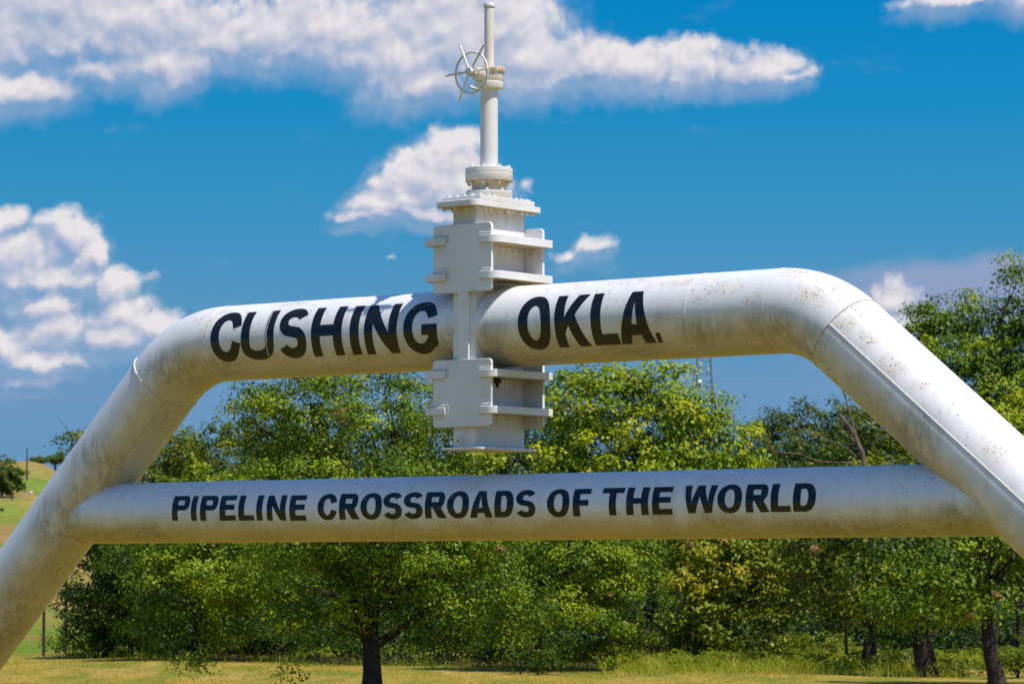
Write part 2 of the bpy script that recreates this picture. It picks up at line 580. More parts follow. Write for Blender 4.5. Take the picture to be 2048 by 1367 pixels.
def letter_material():
    m, n, b = new_mat('black_gloss_paint')
    t = n.n.new('ShaderNodeTexCoord').outputs['Object']
    vo = n.n.new('ShaderNodeTexVoronoi')
    vo.inputs['Scale'].default_value = 48
    n.l.new(t, vo.inputs['Vector'])
    rnd = n.n.new('ShaderNodeSeparateColor')
    n.l.new(vo.outputs['Color'], rnd.inputs[0])
    size = n.math('MULTIPLY', n.sstep(rnd.outputs[0], 0.72, 1.0), 0.22)
    dot = n.math('LESS_THAN', vo.outputs['Distance'], size)
    pm = n.sstep(n.noise(t, 3.1, 2, 0.5), 0.5, 0.62)
    geo = n.n.new('ShaderNodeNewGeometry')
    sp = n.n.new('ShaderNodeSeparateXYZ')
    n.l.new(geo.outputs['Normal'], sp.inputs[0])
    dm = n.math('MULTIPLY', n.math('MULTIPLY', dot, pm), n.sstep(sp.outputs[2], -0.1, 0.4))
    c = n.mix(n.sstep(n.noise(t, 7, 4, 0.6), 0.4, 0.75, 0, 1), (0.010, 0.010, 0.012, 1), (0.020, 0.017, 0.015, 1))
    c = n.mix(dm, c, (0.72, 0.72, 0.72, 1))
    scr = n.noise(n.mapping(t, scale=(3, 30, 40), rot=(0, .5, 0)), 2.0, 6, .75)
    c = n.mix(n.math('MULTIPLY', n.sstep(scr, .66, .74), n.sstep(n.noise(t, 2.0, 3, .6), .52, .62)), c, (0.40, 0.39, 0.37, 1))
    n.l.new(c, b.inputs['Base Color'])
    b.inputs['Roughness'].default_value = 0.13
    b.inputs['Specular IOR Level'].default_value = 0.42
    return m


M_LETTER = letter_material()

# ------------------------------------------------------------------ the pipeline monument
OX, OY = -0.1738, 25.0
mon = thing('pipeline_monument', 'white welded pipe arch with gate valve and black painted lettering', 'monument', (OX, OY, 0), -TH)

R1, Z1 = 0.302, 3.562
R2, Z2 = 0.247, 2.208
AL, AR = math.radians(44.1), math.radians(39.7)       # slope of the two legs
CL, CR = -3.096, 2.958                                 # where leg axes meet the top axis
BL, BR_ = 0.99, 0.83                                   # bend radii


def arch_path():
    pts = []
    tl = BL * math.tan(AL / 2)
    tr = BR_ * math.tan(AR / 2)
    # left foot up
    foot = (CL - (Z1 + 0.35) / math.tan(AL), -0.35)
    e0 = (CL - tl * math.cos(AL), Z1 - tl * math.sin(AL))
    for k in range(24):
        f_ = k / 24
        pts.append((foot[0] + (e0[0] - foot[0]) * f_, foot[1] + (e0[1] - foot[1]) * f_))
    cx, cz = CL + tl, Z1 - BL
    for k in range(17):
        a = math.pi / 2 + AL * (1 - k / 16)
        pts.append((cx + BL * math.cos(a), cz + BL * math.sin(a)))
    cx2 = CR - tr
    for k in range(1, 40):
        pts.append((cx + (cx2 - cx) * k / 40, Z1))
    for k in range(17):
        a = math.pi / 2 - AR * (k / 16)
        pts.append((cx2 + BR_ * math.cos(a), Z1 - BR_ + BR_ * math.sin(a)))
    e1 = (CR + tr * math.cos(AR), Z1 - tr * math.sin(AR))
    foot2 = (CR + (Z1 + 0.35) / math.tan(AR), -0.35)
    for k in range(1, 25):
        f_ = k / 24
        pts.append((e1[0] + (foot2[0] - e1[0]) * f_, e1[1] + (foot2[1] - e1[1]) * f_))
    return pts


def sweep_inplane(path, R, seg=96):
    mb = MB()
    n = len(path)
    vs, fs = [], []
    for i, (x, z) in enumerate(path):
        a = Vector(path[min(i + 1, n - 1)]) - Vector(path[max(i - 1, 0)])
        a.normalize()
        nx, nz = -a.y, a.x
        for k in range(seg):
            g_ = 2 * math.pi * k / seg
            vs.append((x + nx * R * math.cos(g_), -R * math.sin(g_), z + nz * R * math.cos(g_)))
    for j in range(n - 1):
        for k in range(seg):
            k2 = (k + 1) % seg
            fs.append((j * seg + k, j * seg + k2, (j + 1) * seg + k2, (j + 1) * seg + k))
    fs.append(tuple(range(seg))[::-1])
    fs.append(tuple((n - 1) * seg + k for k in range(seg)))
    mb.add(vs, fs)
    return mb


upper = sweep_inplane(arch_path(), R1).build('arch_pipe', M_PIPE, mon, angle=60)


def legL_axis(t):   # t metres down from the corner
    return Vector((CL - t * math.cos(AL), 0, Z1 - t * math.sin(AL)))


def legR_axis(t):
    return Vector((CR + t * math.cos(AR), 0, Z1 - t * math.sin(AR)))


uL = CL - (Z1 - Z2) / math.tan(AL)
uR = CR + (Z1 - Z2) / math.tan(AR)
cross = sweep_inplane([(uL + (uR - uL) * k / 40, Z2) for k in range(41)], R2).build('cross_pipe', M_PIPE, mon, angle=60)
tag(cross, 'lower horizontal pipe with the small lettering')


def ring(centre, ax, R, r, mat, parent, a0=0, a1=360, wob=0.0):
    """weld bead round a pipe; angle measured from the outer side towards the viewer's side"""
    ax = Vector(ax).normalized()
    nrm = Vector((-ax.z, 0, ax.x))
    rng = random.Random(int(centre[0] * 1000))
    pts = []
    n = 90
    for k in range(n + (0 if a1 - a0 == 360 else 1)):
        g_ = math.radians(a0 + (a1 - a0) * k / n)
        p = Vector(centre) + (nrm * math.cos(g_) + Vector((0, -1, 0)) * math.sin(g_)) * R
        pts.append(p + ax * rng.uniform(-wob, wob))
    return MB().tube(pts, r, 6, closed=(a1 - a0 == 360)).build('weld_seam', mat, parent)


tl = BL * math.tan(AL / 2)
tr = BR_ * math.tan(AR / 2)
aL = (math.cos(AL), 0, math.sin(AL))
aR = (math.cos(AR), 0, -math.sin(AR))
ring(legL_axis(tl), aL, R1, 0.0045, M_SEAM, upper, wob=0.0015)
ring(legL_axis(tl), aL, R1 + 0.001, 0.008, M_WELD, upper, 28, 78, 0.0015)
ring((-2.665, 0, Z1), (1, 0, 0), R1, 0.0018, M_WELD, upper)
ring((-2.665, 0, Z1), (1, 0, 0), R1, 0.0055, M_SEAM, upper, 52, 84, 0.001)
ring((2.022, 0, Z1), (1, 0, 0), R1, 0.0028, M_WELD, upper, wob=0.0008)
ring((2.685, 0, Z1), (1, 0, 0), R1, 0.0022, M_WELD, upper, wob=0.0012)
ring(legR_axis(tr), aR, R1, 0.0048, M_SEAM, upper, wob=0.0015)
ring((-2.0, 0, Z1), (1, 0, 0), R1 + 0.003, 0.003, M_WELD, upper, 40, 118, 0.006)


def long_seam(axis_fn, ax, t0, t1, ang, r, mat):
    ax = Vector(ax).normalized()
    nrm = Vector((-ax.z, 0, ax.x))
    g_ = math.radians(ang)
    off = (nrm * math.cos(g_) + Vector((0, -1, 0)) * math.sin(g_)) * R1
    pts = [axis_fn(t0 + (t1 - t0) * k / 60) + off for k in range(61)]
    return MB().tube(pts, r, 6).build('weld_seam', mat, upper)


long_seam(legR_axis, aR, tr, 5.3, 76, 0.0062, M_WELD)
long_seam(legL_axis, aL, tl + 0.02, 5.3, 143, 0.004, M_SEAM)


def joint_bead(side):
    # curve where the cross pipe runs into the sloping leg
    a = Vector(aL) if side < 0 else Vector(aR)
    c0 = Vector((uL, 0, Z2)) if side < 0 else Vector((uR, 0, Z2))
    pts = []
    for k in range(120):
        g_ = 2 * math.pi * k / 120
        y, z = -R2 * math.sin(g_), R2 * math.cos(g_)
        # (u,y,z) relative to c0; distance to leg axis = R1
        # |p|^2-(p.a)^2=R1^2
        A = 1 - a.x * a.x
        B = -2 * a.x * (z * a.z)
        Cc = y * y + z * z - (z * a.z) ** 2 - R1 * R1
        D = max(B * B - 4 * A * Cc, 0)
        uu = (-B + (1 if side < 0 else -1) * math.sqrt(D)) / (2 * A)
        pts.append(c0 + Vector((uu, y, z)))
    rg = random.Random(3)
    pts = [p + Vector((rg.uniform(-1, 1), rg.uniform(-1, 1), rg.uniform(-1, 1))) * .002 for p in pts]
    return MB().tube(pts, 0.0075, 8, closed=True).build('weld_seam', M_PIPE, cross)


joint_bead(-1)
joint_bead(1)


# ---- lettering: outlines in metres on the flattened pipe skin
def ell(cx, cy, rx, ry, a0, a1, n=22, p=2.2):
    pts = []
    for k in range(n + 1):
        a = math.radians(a0 + (a1 - a0) * k / n)
        c, s_ = math.cos(a), math.sin(a)
        pts.append((cx + rx * math.copysign(abs(c) ** (2 / p), c), cy + ry * math.copysign(abs(s_) ** (2 / p), s_)))
    return pts


def stroke(pts, sx, sy, sub=9):
    # catmull-rom centre line swept with an elliptical pen
    P_ = [Vector(p) for p in pts]
    P_ = [P_[0] * 2 - P_[1]] + P_ + [P_[-1] * 2 - P_[-2]]
    c = []
    for i in range(1, len(P_) - 2):
        for k in range(sub):
            t = k / sub
            c.append(0.5 * ((2 * P_[i]) + (-P_[i - 1] + P_[i + 1]) * t + (2 * P_[i - 1] - 5 * P_[i] + 4 * P_[i + 1] - P_[i + 2]) * t * t
                            + (-P_[i - 1] + 3 * P_[i] - 3 * P_[i + 1] + P_[i + 2]) * t ** 3))
    c.append(P_[-2])
    L_, R_ = [], []
    for i, p in enumerate(c):
        d = (c[min(i + 1, len(c) - 1)] - c[max(i - 1, 0)]).normalized()
        n = Vector((-d.y, d.x))
        o = Vector((n.x * sx / 2, n.y * sy / 2))
        L_.append(tuple(p + o))
        R_.append(tuple(p - o))
    return L_, R_


def glyph(ch, W, H, s, t):
    """returns list of (outer, [holes]); s = stem width, t = bar height"""
    if ch == 'I':
        return [([(0, 0), (W, 0), (W, H), (0, H)], [])]
    if ch == '.':
        return [([(0, 0), (W, 0), (W, H), (0, H)], [])]
    if ch == 'L':
        return [([(0, 0), (W, 0), (W, t), (s, t), (s, H), (0, H)], [])]
    if ch == 'T':
        a = (W - s) / 2
        return [([(a, 0), (a + s, 0), (a + s, H - t), (W, H - t), (W, H), (0, H), (0, H - t), (a, H - t)], [])]
    if ch == 'H':
        m = H * 0.5
        return [([(0, 0), (s, 0), (s, m - t / 2), (W - s, m - t / 2), (W - s, 0), (W, 0), (W, H), (W - s, H), (W - s, m + t / 2), (s, m + t / 2), (s, H), (0, H)], [])]
    if ch == 'E':
        m = H * 0.52
        return [([(0, 0), (W, 0), (W, t), (s, t), (s, m - t / 2), (W * .94, m - t / 2), (W * .94, m + t / 2), (s, m + t / 2), (s, H - t), (W * .98, H - t), (W * .98, H), (0, H)], [])]
    if ch == 'F':
        m = H * 0.48
        return [([(0, 0), (s, 0), (s, m - t / 2), (W * .92, m - t / 2), (W * .92, m + t / 2), (s, m + t / 2), (s, H - t), (W, H - t), (W, H), (0, H)], [])]
    if ch == 'N':
        k = s * 0.93
        return [([(0, 0), (k, 0), (k, H * .60), (W - k, 0), (W, 0), (W, H), (W - k, H), (W - k, H * .40), (k, H), (0, H)], [])]
    if ch == 'K':
        return [([(0, 0), (s, 0), (s, H * .27), (s * 1.42, H * .42), (W - s * 1.18, 0), (W, 0), (W * .60 + s * .08, H * .605), (W * .985, H), (W - s * 1.18, H), (s, H * .56), (s, H), (0, H)], [])]
    if ch == 'A':
        ax0, ax1 = W * .5 - s * .56, W * .5 + s * .56
        q = s * 1.04

        def lx(y):
            return ax0 * y / H
        hb, ht = H * .175, H * .175 + t * .92
        apex = H * .80
        return [([(0, 0), (q, 0), (q + lx(hb) * .93, hb), (W - q - lx(hb) * .93, hb), (W - q, 0), (W, 0), (ax1, H), (ax0, H)],
                 [[(q + lx(ht) * .93, ht), (W / 2, apex), (W - q - lx(ht) * .93, ht)]])]
    if ch == 'W':
        q = s * .95
        c = W / 2
        return [([(W * .135, 0), (W * .135 + q * 1.02, 0), (c, H * .60), (W * .865 - q * 1.02, 0), (W * .865, 0), (W, H), (W - q, H), (W * .80 - q * .22, H * .36),
                  (c + q * .50, H), (c - q * .50, H), (W * .20 + q * .22, H * .36), (q, H), (0, H)], [])]
    if ch == 'O':
        return [(ell(W / 2, H / 2, W / 2, H / 2, 0, 360, 60)[:-1], [ell(W / 2, H / 2, W / 2 - s, H / 2 - t * .92, 0, 360, 48, 2.2)[:-1]])]
    if ch == 'D':
        r = W * .52
        o = [(0, 0)] + ell(W - r, H / 2, r, H / 2, -90, 90, 30) + [(0, H)]
        i = [(s, t)] + ell(W - r, H / 2, r - s, H / 2 - t, -90, 90, 24) + [(s, H - t)]
        return [(o, [i])]
    if ch == 'P':
        hb = H * .40
        r = (H - hb) / 2
        rx = min(r * .95, W * .5)
        o = [(0, 0), (s, 0), (s, hb)] + ell(W - rx, hb + r, rx, r, -90, 90, 24) + [(0, H)]
        i = [(s, hb + t)] + ell(W - rx, hb + r, rx - s * .92, r - t, -90, 90, 18) + [(s, H - t)]
        return [(o, [i])]
    if ch == 'R':
        hb = H * .40
        r = (H - hb) / 2
        W2 = W * .93
        rx = min(r * .95, W2 * .5)
        bow = ell(W2 - rx, hb + r, rx, r, -62, 90, 22)
        o = [(0, 0), (s, 0), (s, hb), (s * 1.22, hb), (W - s * 1.22, 0), (W, 0), (W2 - s * .48, hb * .90)] + bow + [(0, H)]
        i = [(s, hb + t)] + ell(W2 - rx, hb + r, rx - s * .92, r - t, -90, 90, 18) + [(s, H - t)]
        return [(o, [i])]
    if ch == 'U':
        ry = H * .30
        o = [(0, H)] + ell(W / 2, ry, W / 2, ry, 180, 360, 30) + [(W, H), (W - s, H)] + ell(W / 2, ry, W / 2 - s, ry - t * .9, 360, 180, 26) + [(s, H)]
        return [(o, [])]
    if ch == 'C':
        o = ell(W / 2, H / 2, W / 2, H / 2, 27, 333, 54)
        i = ell(W / 2, H / 2, W / 2 - s, H / 2 - t * .95, 326, 34, 46, 2.2)
        o[0] = (W * .985, H * .68)
        o[-1] = (W, H * .335)
        i[0] = (W - s * .98, H * .395)
        i[-1] = (W - s * .99, H * .625)
        return [(o + i, [])]
    if ch == 'G':
        o = ell(W * .5, H / 2, W * .5, H / 2, 30, 312, 50)
        o[0] = (W * .985, H * .70)
        i = ell(W * .5, H / 2, W * .5 - s * .98, H / 2 - t * .95, 312, 34, 44, 2.2)
        i[-1] = (W - s * 1.02, H * .65)
        o = o + [(W * .93, H * .125), (W, H * .185), (W, H * .545), (W * .54, H * .545), (W * .54, H * .545 - t * .92), (W - s, H * .545 - t * .92), (W - s, H * .30)] + i
        return [(o, [])]
    if ch == 'S':
        a, b = s / 2, t / 2
        m = H * .505
        r1y, r2y = (H - b - m) / 2, (m - b) / 2
        top = ell(W * .49, m + r1y, W * .49 - a, r1y, 22, 243, 22, 2.15)
        bot = ell(W * .5, b + r2y, W * .5 - a, r2y, 63, -160, 22, 2.15)
        pts = top + bot
        return [('strip', stroke(pts, s, t * .98, 2))]
    return []


def wrap_text(items, R, zc, s, t, name, parent, label=None):
    """items: (char, u0, u1, phi_top, phi_bottom) with phi from the top of the pipe towards the front, degrees"""
    bm = bmesh.new()
    for ch, u0, u1, pa, pb in items:
        H = math.radians(pb - pa) * R
        W = u1 - u0
        for outer, holes in glyph(ch, W, H, s, t):
            if outer == 'strip':
                lb = bmesh.new()
                a_, b_ = [[lb.verts.new((x, y, 0)) for x, y in side] for side in holes]
                for k in range(len(a_) - 1):
                    lb.faces.new((a_[k], a_[k + 1], b_[k + 1], b_[k]))
                holes = None
            if holes is not None:
                cu = bpy.data.curves.new('outline', 'CURVE')
                cu.dimensions = '2D'
                cu.fill_mode = 'BOTH'
                for lp in [outer] + holes:
                    spl = cu.splines.new('POLY')
                    spl.points.add(len(lp) - 1)
                    for q_, (x, y) in zip(spl.points, lp):
                        q_.co = (x, y, 0, 1)
                    spl.use_cyclic_u = True
                co = bpy.data.objects.new('outline', cu)
                lb = bmesh.new()
                lb.from_mesh(co.to_mesh())
                co.to_mesh_clear()
                bpy.data.objects.remove(co)
                bpy.data.curves.remove(cu)
                bmesh.ops.remove_doubles(lb, verts=lb.verts, dist=1e-6)
            n = max(6, int(H / 0.009))
            for k in range(1, n):
                bmesh.ops.bisect_plane(lb, geom=lb.verts[:] + lb.edges[:] + lb.faces[:], plane_co=(0, H * k / n, 0), plane_no=(0, 1, 0))
            base = {}
            for v_ in lb.verts:
                ph = math.radians(pb) - v_.co.y / R
                base[v_] = bm.verts.new((u0 + v_.co.x, -(R + 0.0025) * math.sin(ph), zc + (R + 0.0025) * math.cos(ph)))
            for f_ in lb.faces:
                try:
                    bm.faces.new([base[v_] for v_ in f_.verts])
                except ValueError:
                    pass
            lb.free()
    for f_ in bm.faces:
        c = f_.calc_center_median()
        f_.normal_update()
        if f_.normal.dot(Vector((0, c.y, c.z - zc))) < 0:
            f_.normal_flip()
        f_.smooth = True
    me = bpy.data.meshes.new(name)
    bm.to_mesh(me)
    bm.free()
    me.materials.append(M_LETTER)
    o = bpy.data.objects.new(name, me)
    COL.objects.link(o)
    o.parent = parent
    # exact cylinder normals keep the gloss smooth
    nr = []
    for v_ in me.vertices:
        d = Vector((0, v_.co.y, v_.co.z - zc)).normalized()
        nr.append(d)
    me.normals_split_custom_set_from_vertices(nr)
    if label:
        o['label'] = label
    return o


wrap_text([('C', -2.603, -2.277, 42, 124), ('U', -2.272, -1.925, 44, 123.5), ('S', -1.872, -1.583, 43.2, 124),
           ('H', -1.530, -1.216, 45, 123.4), ('I', -1.132, -1.042, 46.2, 123.8), ('N', -0.985, -0.659, 47, 124.5),
           ('G', -0.592, -0.262, 47.6, 128.2)], R1, Z1, 0.089, 0.088, 'lettering', upper, 'black painted word CUSHING')
wrap_text([('O', 0.516, 0.817, 51.5, 132), ('K', 0.856, 1.152, 53.3, 130.2), ('L', 1.187, 1.414, 53.2, 129.8),
           ('A', 1.424, 1.730, 54, 130.5), ('.', 1.747, 1.785, 115.4, 130.8)], R1, Z1, 0.088, 0.088, 'lettering', upper, 'black painted word OKLA.')


def lo(items, p0, p1):
    return [(c, a, b, p0 + (0 if c not in 'COSG' else -.6), p1 + (0 if c not in 'COSG' else .9)) for c, a, b in items]


for word, items in (
        ('PIPELINE', [('P', -3.068, -2.878, 58.8, 105.9), ('I', -2.857, -2.799, 59.5, 106.3), ('P', -2.757, -2.568, 59.6, 106.9), ('E', -2.544, -2.374, 60.2, 107.3),
                      ('L', -2.341, -2.177, 60.8, 107.7), ('I', -2.148, -2.086, 61.2, 108), ('N', -2.037, -1.840, 61.8, 108.5), ('E', -1.797, -1.628, 62.4, 109.4)]),
        ('CROSSROADS', lo([('C', -1.503, -1.303), ('R', -1.283, -1.080), ('O', -1.064, -0.850), ('S', -0.838, -0.650), ('S', -0.634, -0.444), ('R', -0.421, -0.217),
                           ('O', -0.205, 0.006), ('A', 0.012, 0.226), ('D', 0.250, 0.430), ('S', 0.452, 0.636)], 61.4, 108.3)),
        ('OF', lo([('O', 0.744, 0.949), ('F', 0.981, 1.136)], 61.1, 108.4)),
        ('THE', lo([('T', 1.242, 1.438), ('H', 1.464, 1.658), ('E', 1.694, 1.868)], 60.4, 107.6)),
        ('WORLD', lo([('W', 1.969, 2.250), ('O', 2.262, 2.470), ('R', 2.501, 2.700), ('L', 2.712, 2.876), ('D', 2.898, 3.086)], 59.0, 105.8))):
    wrap_text(items, R2, Z2, 0.062, 0.041, 'lettering', cross, 'black painted word ' + word)

# ---- valve body, plates, ribs
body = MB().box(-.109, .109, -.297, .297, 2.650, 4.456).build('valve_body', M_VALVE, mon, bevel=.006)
MB().box(-.045, .058, -.322, -.290, 3.300, 3.820).build('front_strip', M_VALVE, mon, bevel=.004)
MB().box(-.045, .058, .290, .322, 3.300, 3.820).build('front_strip', M_VALVE, mon, bevel=.004)

for (za, zb) in ((3.810, 4.327), (2.805, 3.310)):
    for sgn in (-1, 1):
        pts = rrect(-.281, .281, za, zb, .032)
        y0, y1 = (-.325, -.2985) if sgn < 0 else (.2985, .325)
        MB().prism(pts, 'y', y0, y1).build('side_plate', M_VALVE, mon, bevel=.003)

for (za, zb) in ((4.172, 4.232), (3.902, 3.961), (3.170, 3.226), (2.898, 2.954)):
    for sgn in (-1, 1):
        # long horizontal rib, its front end standing through the plate beside the body
        if sgn > 0:
            pts = [(.1095, -.296), (.175, -.296), (.175, -.345)] + rrect(.175, .343, -.345, .350, .085, rs=(.085, .010, 0, 0))[0:-2] + [(.175, .350), (.175, .296), (.1095, .296)]
            MB().prism(pts, 'z', za, zb).build('reinforcing_rib', M_VALVE, mon, bevel=.003)
        else:
            pts = [(.1095, -.296), (.150, -.296), (.150, -.345), (.343, -.345), (.343, .350), (.150, .350), (.150, .296), (.1095, .296)]
            pts = [(-x, y) for x, y in pts][::-1]
            MB().prism(pts, 'z', za, zb).build('reinforcing_rib', M_VALVE, mon, bevel=.003)
        # hand-laid weld round the end of the rib where it comes through the plate
        rng = random.Random(int(za * 100) + sgn)
        x_in = .170 if sgn > 0 else -.146
        x_out = .279 * sgn
        y = -.329
        for off in (.004, .016):
            path = [(x_out, y, zb + off), ((x_in + x_out) / 2, y, zb + off), (x_in - sgn * off, y, zb + off), (x_in - sgn * off, y, (za + zb) / 2), (x_in - sgn * off, y, za + .01)]
            if sgn > 0:
                path = path[:3]
            pp = []
            for a, b_ in zip(path[:-1], path[1:]):
                for k in range(6):
                    q = Vector(a).lerp(Vector(b_), k / 6)
                    pp.append(q + Vector((rng.uniform(-1, 1), 0, rng.uniform(-1, 1))) * .002)
            MB().tube(pp, .0048, 6).build('weld_bead', M_WELD, mon)

# base plate and drain
MB().prism(rrect(-.22, .22, -.345, .345, .07), 'z', 2.634, 2.652).build('base_plate', M_VALVE, mon, bevel=.002)
dr = MB()
dr.lathe([(.013, -.298), (.021, -.298), (.021, -.345), (.013, -.345), (.013, -.300)], (-.02, 0, 2.700), 20, 'y', caps=False)
dr.build('drain_nipple', M_LIGHTRUST, mon)
pl = MB().lathe([(.0128, -.300), (.0128, -.303)], (-.02, 0, 2.700), 16, 'y').build('drain_hole', simple_mat('drain_dark', (.05, .03, .02), .9), mon)

# bonnet plates
MB().prism(rrect(-.195, .195, -.397, .397, .045, rs=(.07, .02, .02, .02)), 'z', 4.452, 4.498).build('bonnet_flange', M_VALVE, mon, bevel=.003)
MB().prism(rrect(-.190, .190, -.330, .330, .02), 'z', 4.499, 4.535).build('bonnet_cover', M_VALVE, mon, bevel=.003)
bp = []
for u_ in (-.150, -.075, 0.0, .075, .150):
    bp += [(u_, -.295), (u_, .295)]
for v_ in (-.20, -.13, .13, .20, .255):
    bp += [(-.155, v_), (.155, v_)]
for (u_, v_) in bp:
    if math.hypot(u_, v_) < .185:
        continue
    MB().hexnut(u_, v_, 4.536, .0165, .016, u_ * 9).build('bolt', M_WELD, mon, smooth=False, bevel=.002)
for (u_, v_) in [(u_, v_) for u_ in (-.155, -.05, .155) for v_ in (-.345, .345)] + [(sx_ * .155, v_) for sx_ in (-1, 1) for v_ in (-.24, -.18, .04, .10, .21, .265)]:
    MB().hexnut(u_, v_, 4.431, .015, .021, v_ * 9).build('nut', M_LIGHTRUST, mon, smooth=False, bevel=.002)

# round flanges above the bonnet
MB().lathe([(.176, 4.536), (.178, 4.540), (.178, 4.590), (.174, 4.594), (.132, 4.594)], seg=64).build('lower_ring_flange', M_VALVE, mon, angle=40)
MB().lathe([(.136, 4.594), (.128, 4.602), (.130, 4.640), (.146, 4.672)], seg=64).build('neck', M_VALVE, mon, angle=40)
MB().lathe([(.146, 4.671), (.178, 4.671), (.180, 4.674), (.180, 4.734), (.177, 4.737), (.177, 4.739), (.180, 4.742), (.180, 4.772), (.176, 4.776), (.06, 4.776)], seg=72).build('bolted_flange', M_VALVE, mon, angle=40)
for k in range(8):
    a = math.radians(22.5 + 45 * k)
    MB().hexnut(.152 * math.cos(a), .152 * math.sin(a), 4.776, .016, .017, a).build('bolt', M_WELD, mon, smooth=False, bevel=.002)
    MB().hexnut(.158 * math.cos(a), .158 * math.sin(a), 4.648, .0145, .023, a).build('nut', M_LIGHTRUST, mon, smooth=False, bevel=.002)
    a += math.radians(10)
    MB().hexnut(.155 * math.cos(a), .155 * math.sin(a), 4.594, .0155, .017, a).build('bolt', M_WELD, mon, smooth=False, bevel=.002)

# yoke tube, gear housing, stem cover
MB().lathe([(.067, 4.775), (.067, 5.384)], seg=48).build('yoke_tube', M_VALVE, mon)
MB().lathe([(.06, 5.383), (.108, 5.383), (.110, 5.386), (.110, 5.430), (.107, 5.433), (.06, 5.433)], seg=56).build('housing_plate', M_LIGHTRUST, mon, angle=40)
gh = MB()
gh.lathe([(.100, 5.433), (.104, 5.440), (.108, 5.448), (.110, 5.500), (.118, 5.508), (.126, 5.514), (.127, 5.536), (.123, 5.541), (.04, 5.541)], seg=56)
gh.build('gear_housing', M_RUSTY, mon, angle=40)
gs = MB()
gs.lathe([(.052, -.095), (.052, -.130), (.046, -.132), (.046, -.146), (.040, -.148), (.040, -.165), (.022, -.168), (.018, -.245)], (0, 0, 5.486), 32, 'y')
gs.build('gear_shaft', M_LIGHTRUST, mon, angle=40)
MB().lathe([(.037, 5.540), (.037, 6.014)], seg=40).build('stem_cover', M_LIGHTRUST, mon)
MB().lathe([(.037, 6.004), (.041, 6.005), (.043, 6.009), (.043, 6.028), (.040, 6.036), (.028, 6.040)], seg=40).build('stem_cap', M_VALVE, mon, angle=50)

# hand wheel
hw = MB().lathe([(.020, -.205), (.032, -.212), (.034, -.216), (.034, -.250), (.030, -.255), (.008, -.256)], (0, 0, 5.487), 32, 'y').build('handwheel', M_VALVE, mon, angle=40)
rim_pts = [(.155 * math.cos(2 * math.pi * k / 64), -.212, 5.483 + .155 * math.sin(2 * math.pi * k / 64)) for k in range(64)]
MB().tube(rim_pts, .0085, 10, closed=True).build('rim', M_VALVE, hw)
for k, (a, ln_) in enumerate(((116, .232), (57, .238), (3, .262), (-56, .232), (-118, .242), (181, .247))):
    a = math.radians(a)
    d = Vector((math.cos(a), 0, math.sin(a)))
    c0 = Vector((0, -.232, 5.487)) + d * .022
    c1 = Vector((0, -.222, 5.485)) + d * ln_
    MB().tube([c0, c0.lerp(c1, .5), c1], .0085, 8).build('spoke', M_VALVE if k % 2 else M_LIGHTRUST, hw)
kx = Vector((.155 * math.cos(math.radians(-62)), -.212, 5.483 + .155 * math.sin(math.radians(-62))))
MB().tube([kx, kx + Vector((0, -.03, .002)), kx + Vector((0, -.035, .002)), kx + Vector((0, -.10, .008)), kx + Vector((0, -.108, .008))], [.006, .006, .010, .0125, .008], 12).build('crank_handle', M_VALVE, hw)

# mud nest under a rib
rng = random.Random(5)
nb = MB()
nb.lathe([(.012, 0), (.030, -.006), (.034, -.018), (.026, -.032), (.014, -.040), (.012, -.062), (.004, -.070)][::-1], (0, 0, 0), 14)
nest = nb.build('mud_nest', simple_mat('dry_mud', (.13, .065, .035), .95, .5, 60))
nest.matrix_world = Matrix.Translation((OX, OY, 0)) @ Matrix.Rotation(-TH, 4, 'Z') @ Matrix.Translation((.168, -.11, 3.170))
tag(nest, 'small brown mud nest under the upper rib of the lower plates', 'mud nest')

# ------------------------------------------------------------------ ground
def ramp01(x, a, b):
    t = np.clip((x - a) / (b - a), 0, 1)
    return t * t * (3 - 2 * t)


def ground_h(x, y):
    x = np.asarray(x, float)
    y = np.asarray(y, float)
    dip = -1.15 * ramp01(y, 71.5, 95)
    dip = dip * ramp01(-x, 4, 9)
    hill = np.where(y > 100, (y - 100) * 0.0425, 0) * ramp01(y, 100, 180)
    over = np.where(y > 880, (y - 880) * 0.075, 0)
    side = np.exp(-np.clip((x / np.maximum(y, 1) + 0.146) / 0.030, 0, 9) ** 2)
    side2 = 0.45 + 0.55 * np.exp(-np.clip((-0.142 - x / np.maximum(y, 1)) / 0.16, 0, 9) ** 2)
    h = dip + (hill - over) * side * side2
    h = np.where(y > 1500, np.minimum(h, 3.0), h)
    h = h + 0.035 * np.sin(x * .9 + 1.3) * np.sin(y * .31) * ramp01(y, 20, 40)
    return h


gm, n, b = new_mat('meadow')
geo = n.n.new('ShaderNodeNewGeometry')
pos = geo.outputs['Position']
sp = n.n.new('ShaderNodeSeparateXYZ')
n.l.new(pos, sp.inputs[0])
dry = (0.40, 0.275, 0.055, 1)
green = (0.17, 0.20, 0.022, 1)
straw = (0.58, 0.37, 0.13, 1)
soil = (0.30, 0.14, 0.065, 1)
near = n.mix(n.sstep(n.noise(n.mapping(pos, scale=(1, .22, 1)), .9, 5, .6), .38, .66), dry, green)
near = n.mix(n.sstep(n.noise(n.mapping(pos, scale=(1, .2, 1), loc=(9, 3, 0)), 1.3, 5, .65), .55, .72, 0, .8), near, straw)
near = n.mix(n.sstep(n.noise(pos, 22, 4, .7), .4, .75, 0, .3), near, (0.09, 0.10, 0.015, 1))
fn = n.noise(n.mapping(pos, scale=(1, .25, 1)), .045, 5, .6)
yy = n.math('MULTIPLY_ADD', n.math('SUBTRACT', fn, .5), 260, sp.outputs[1])
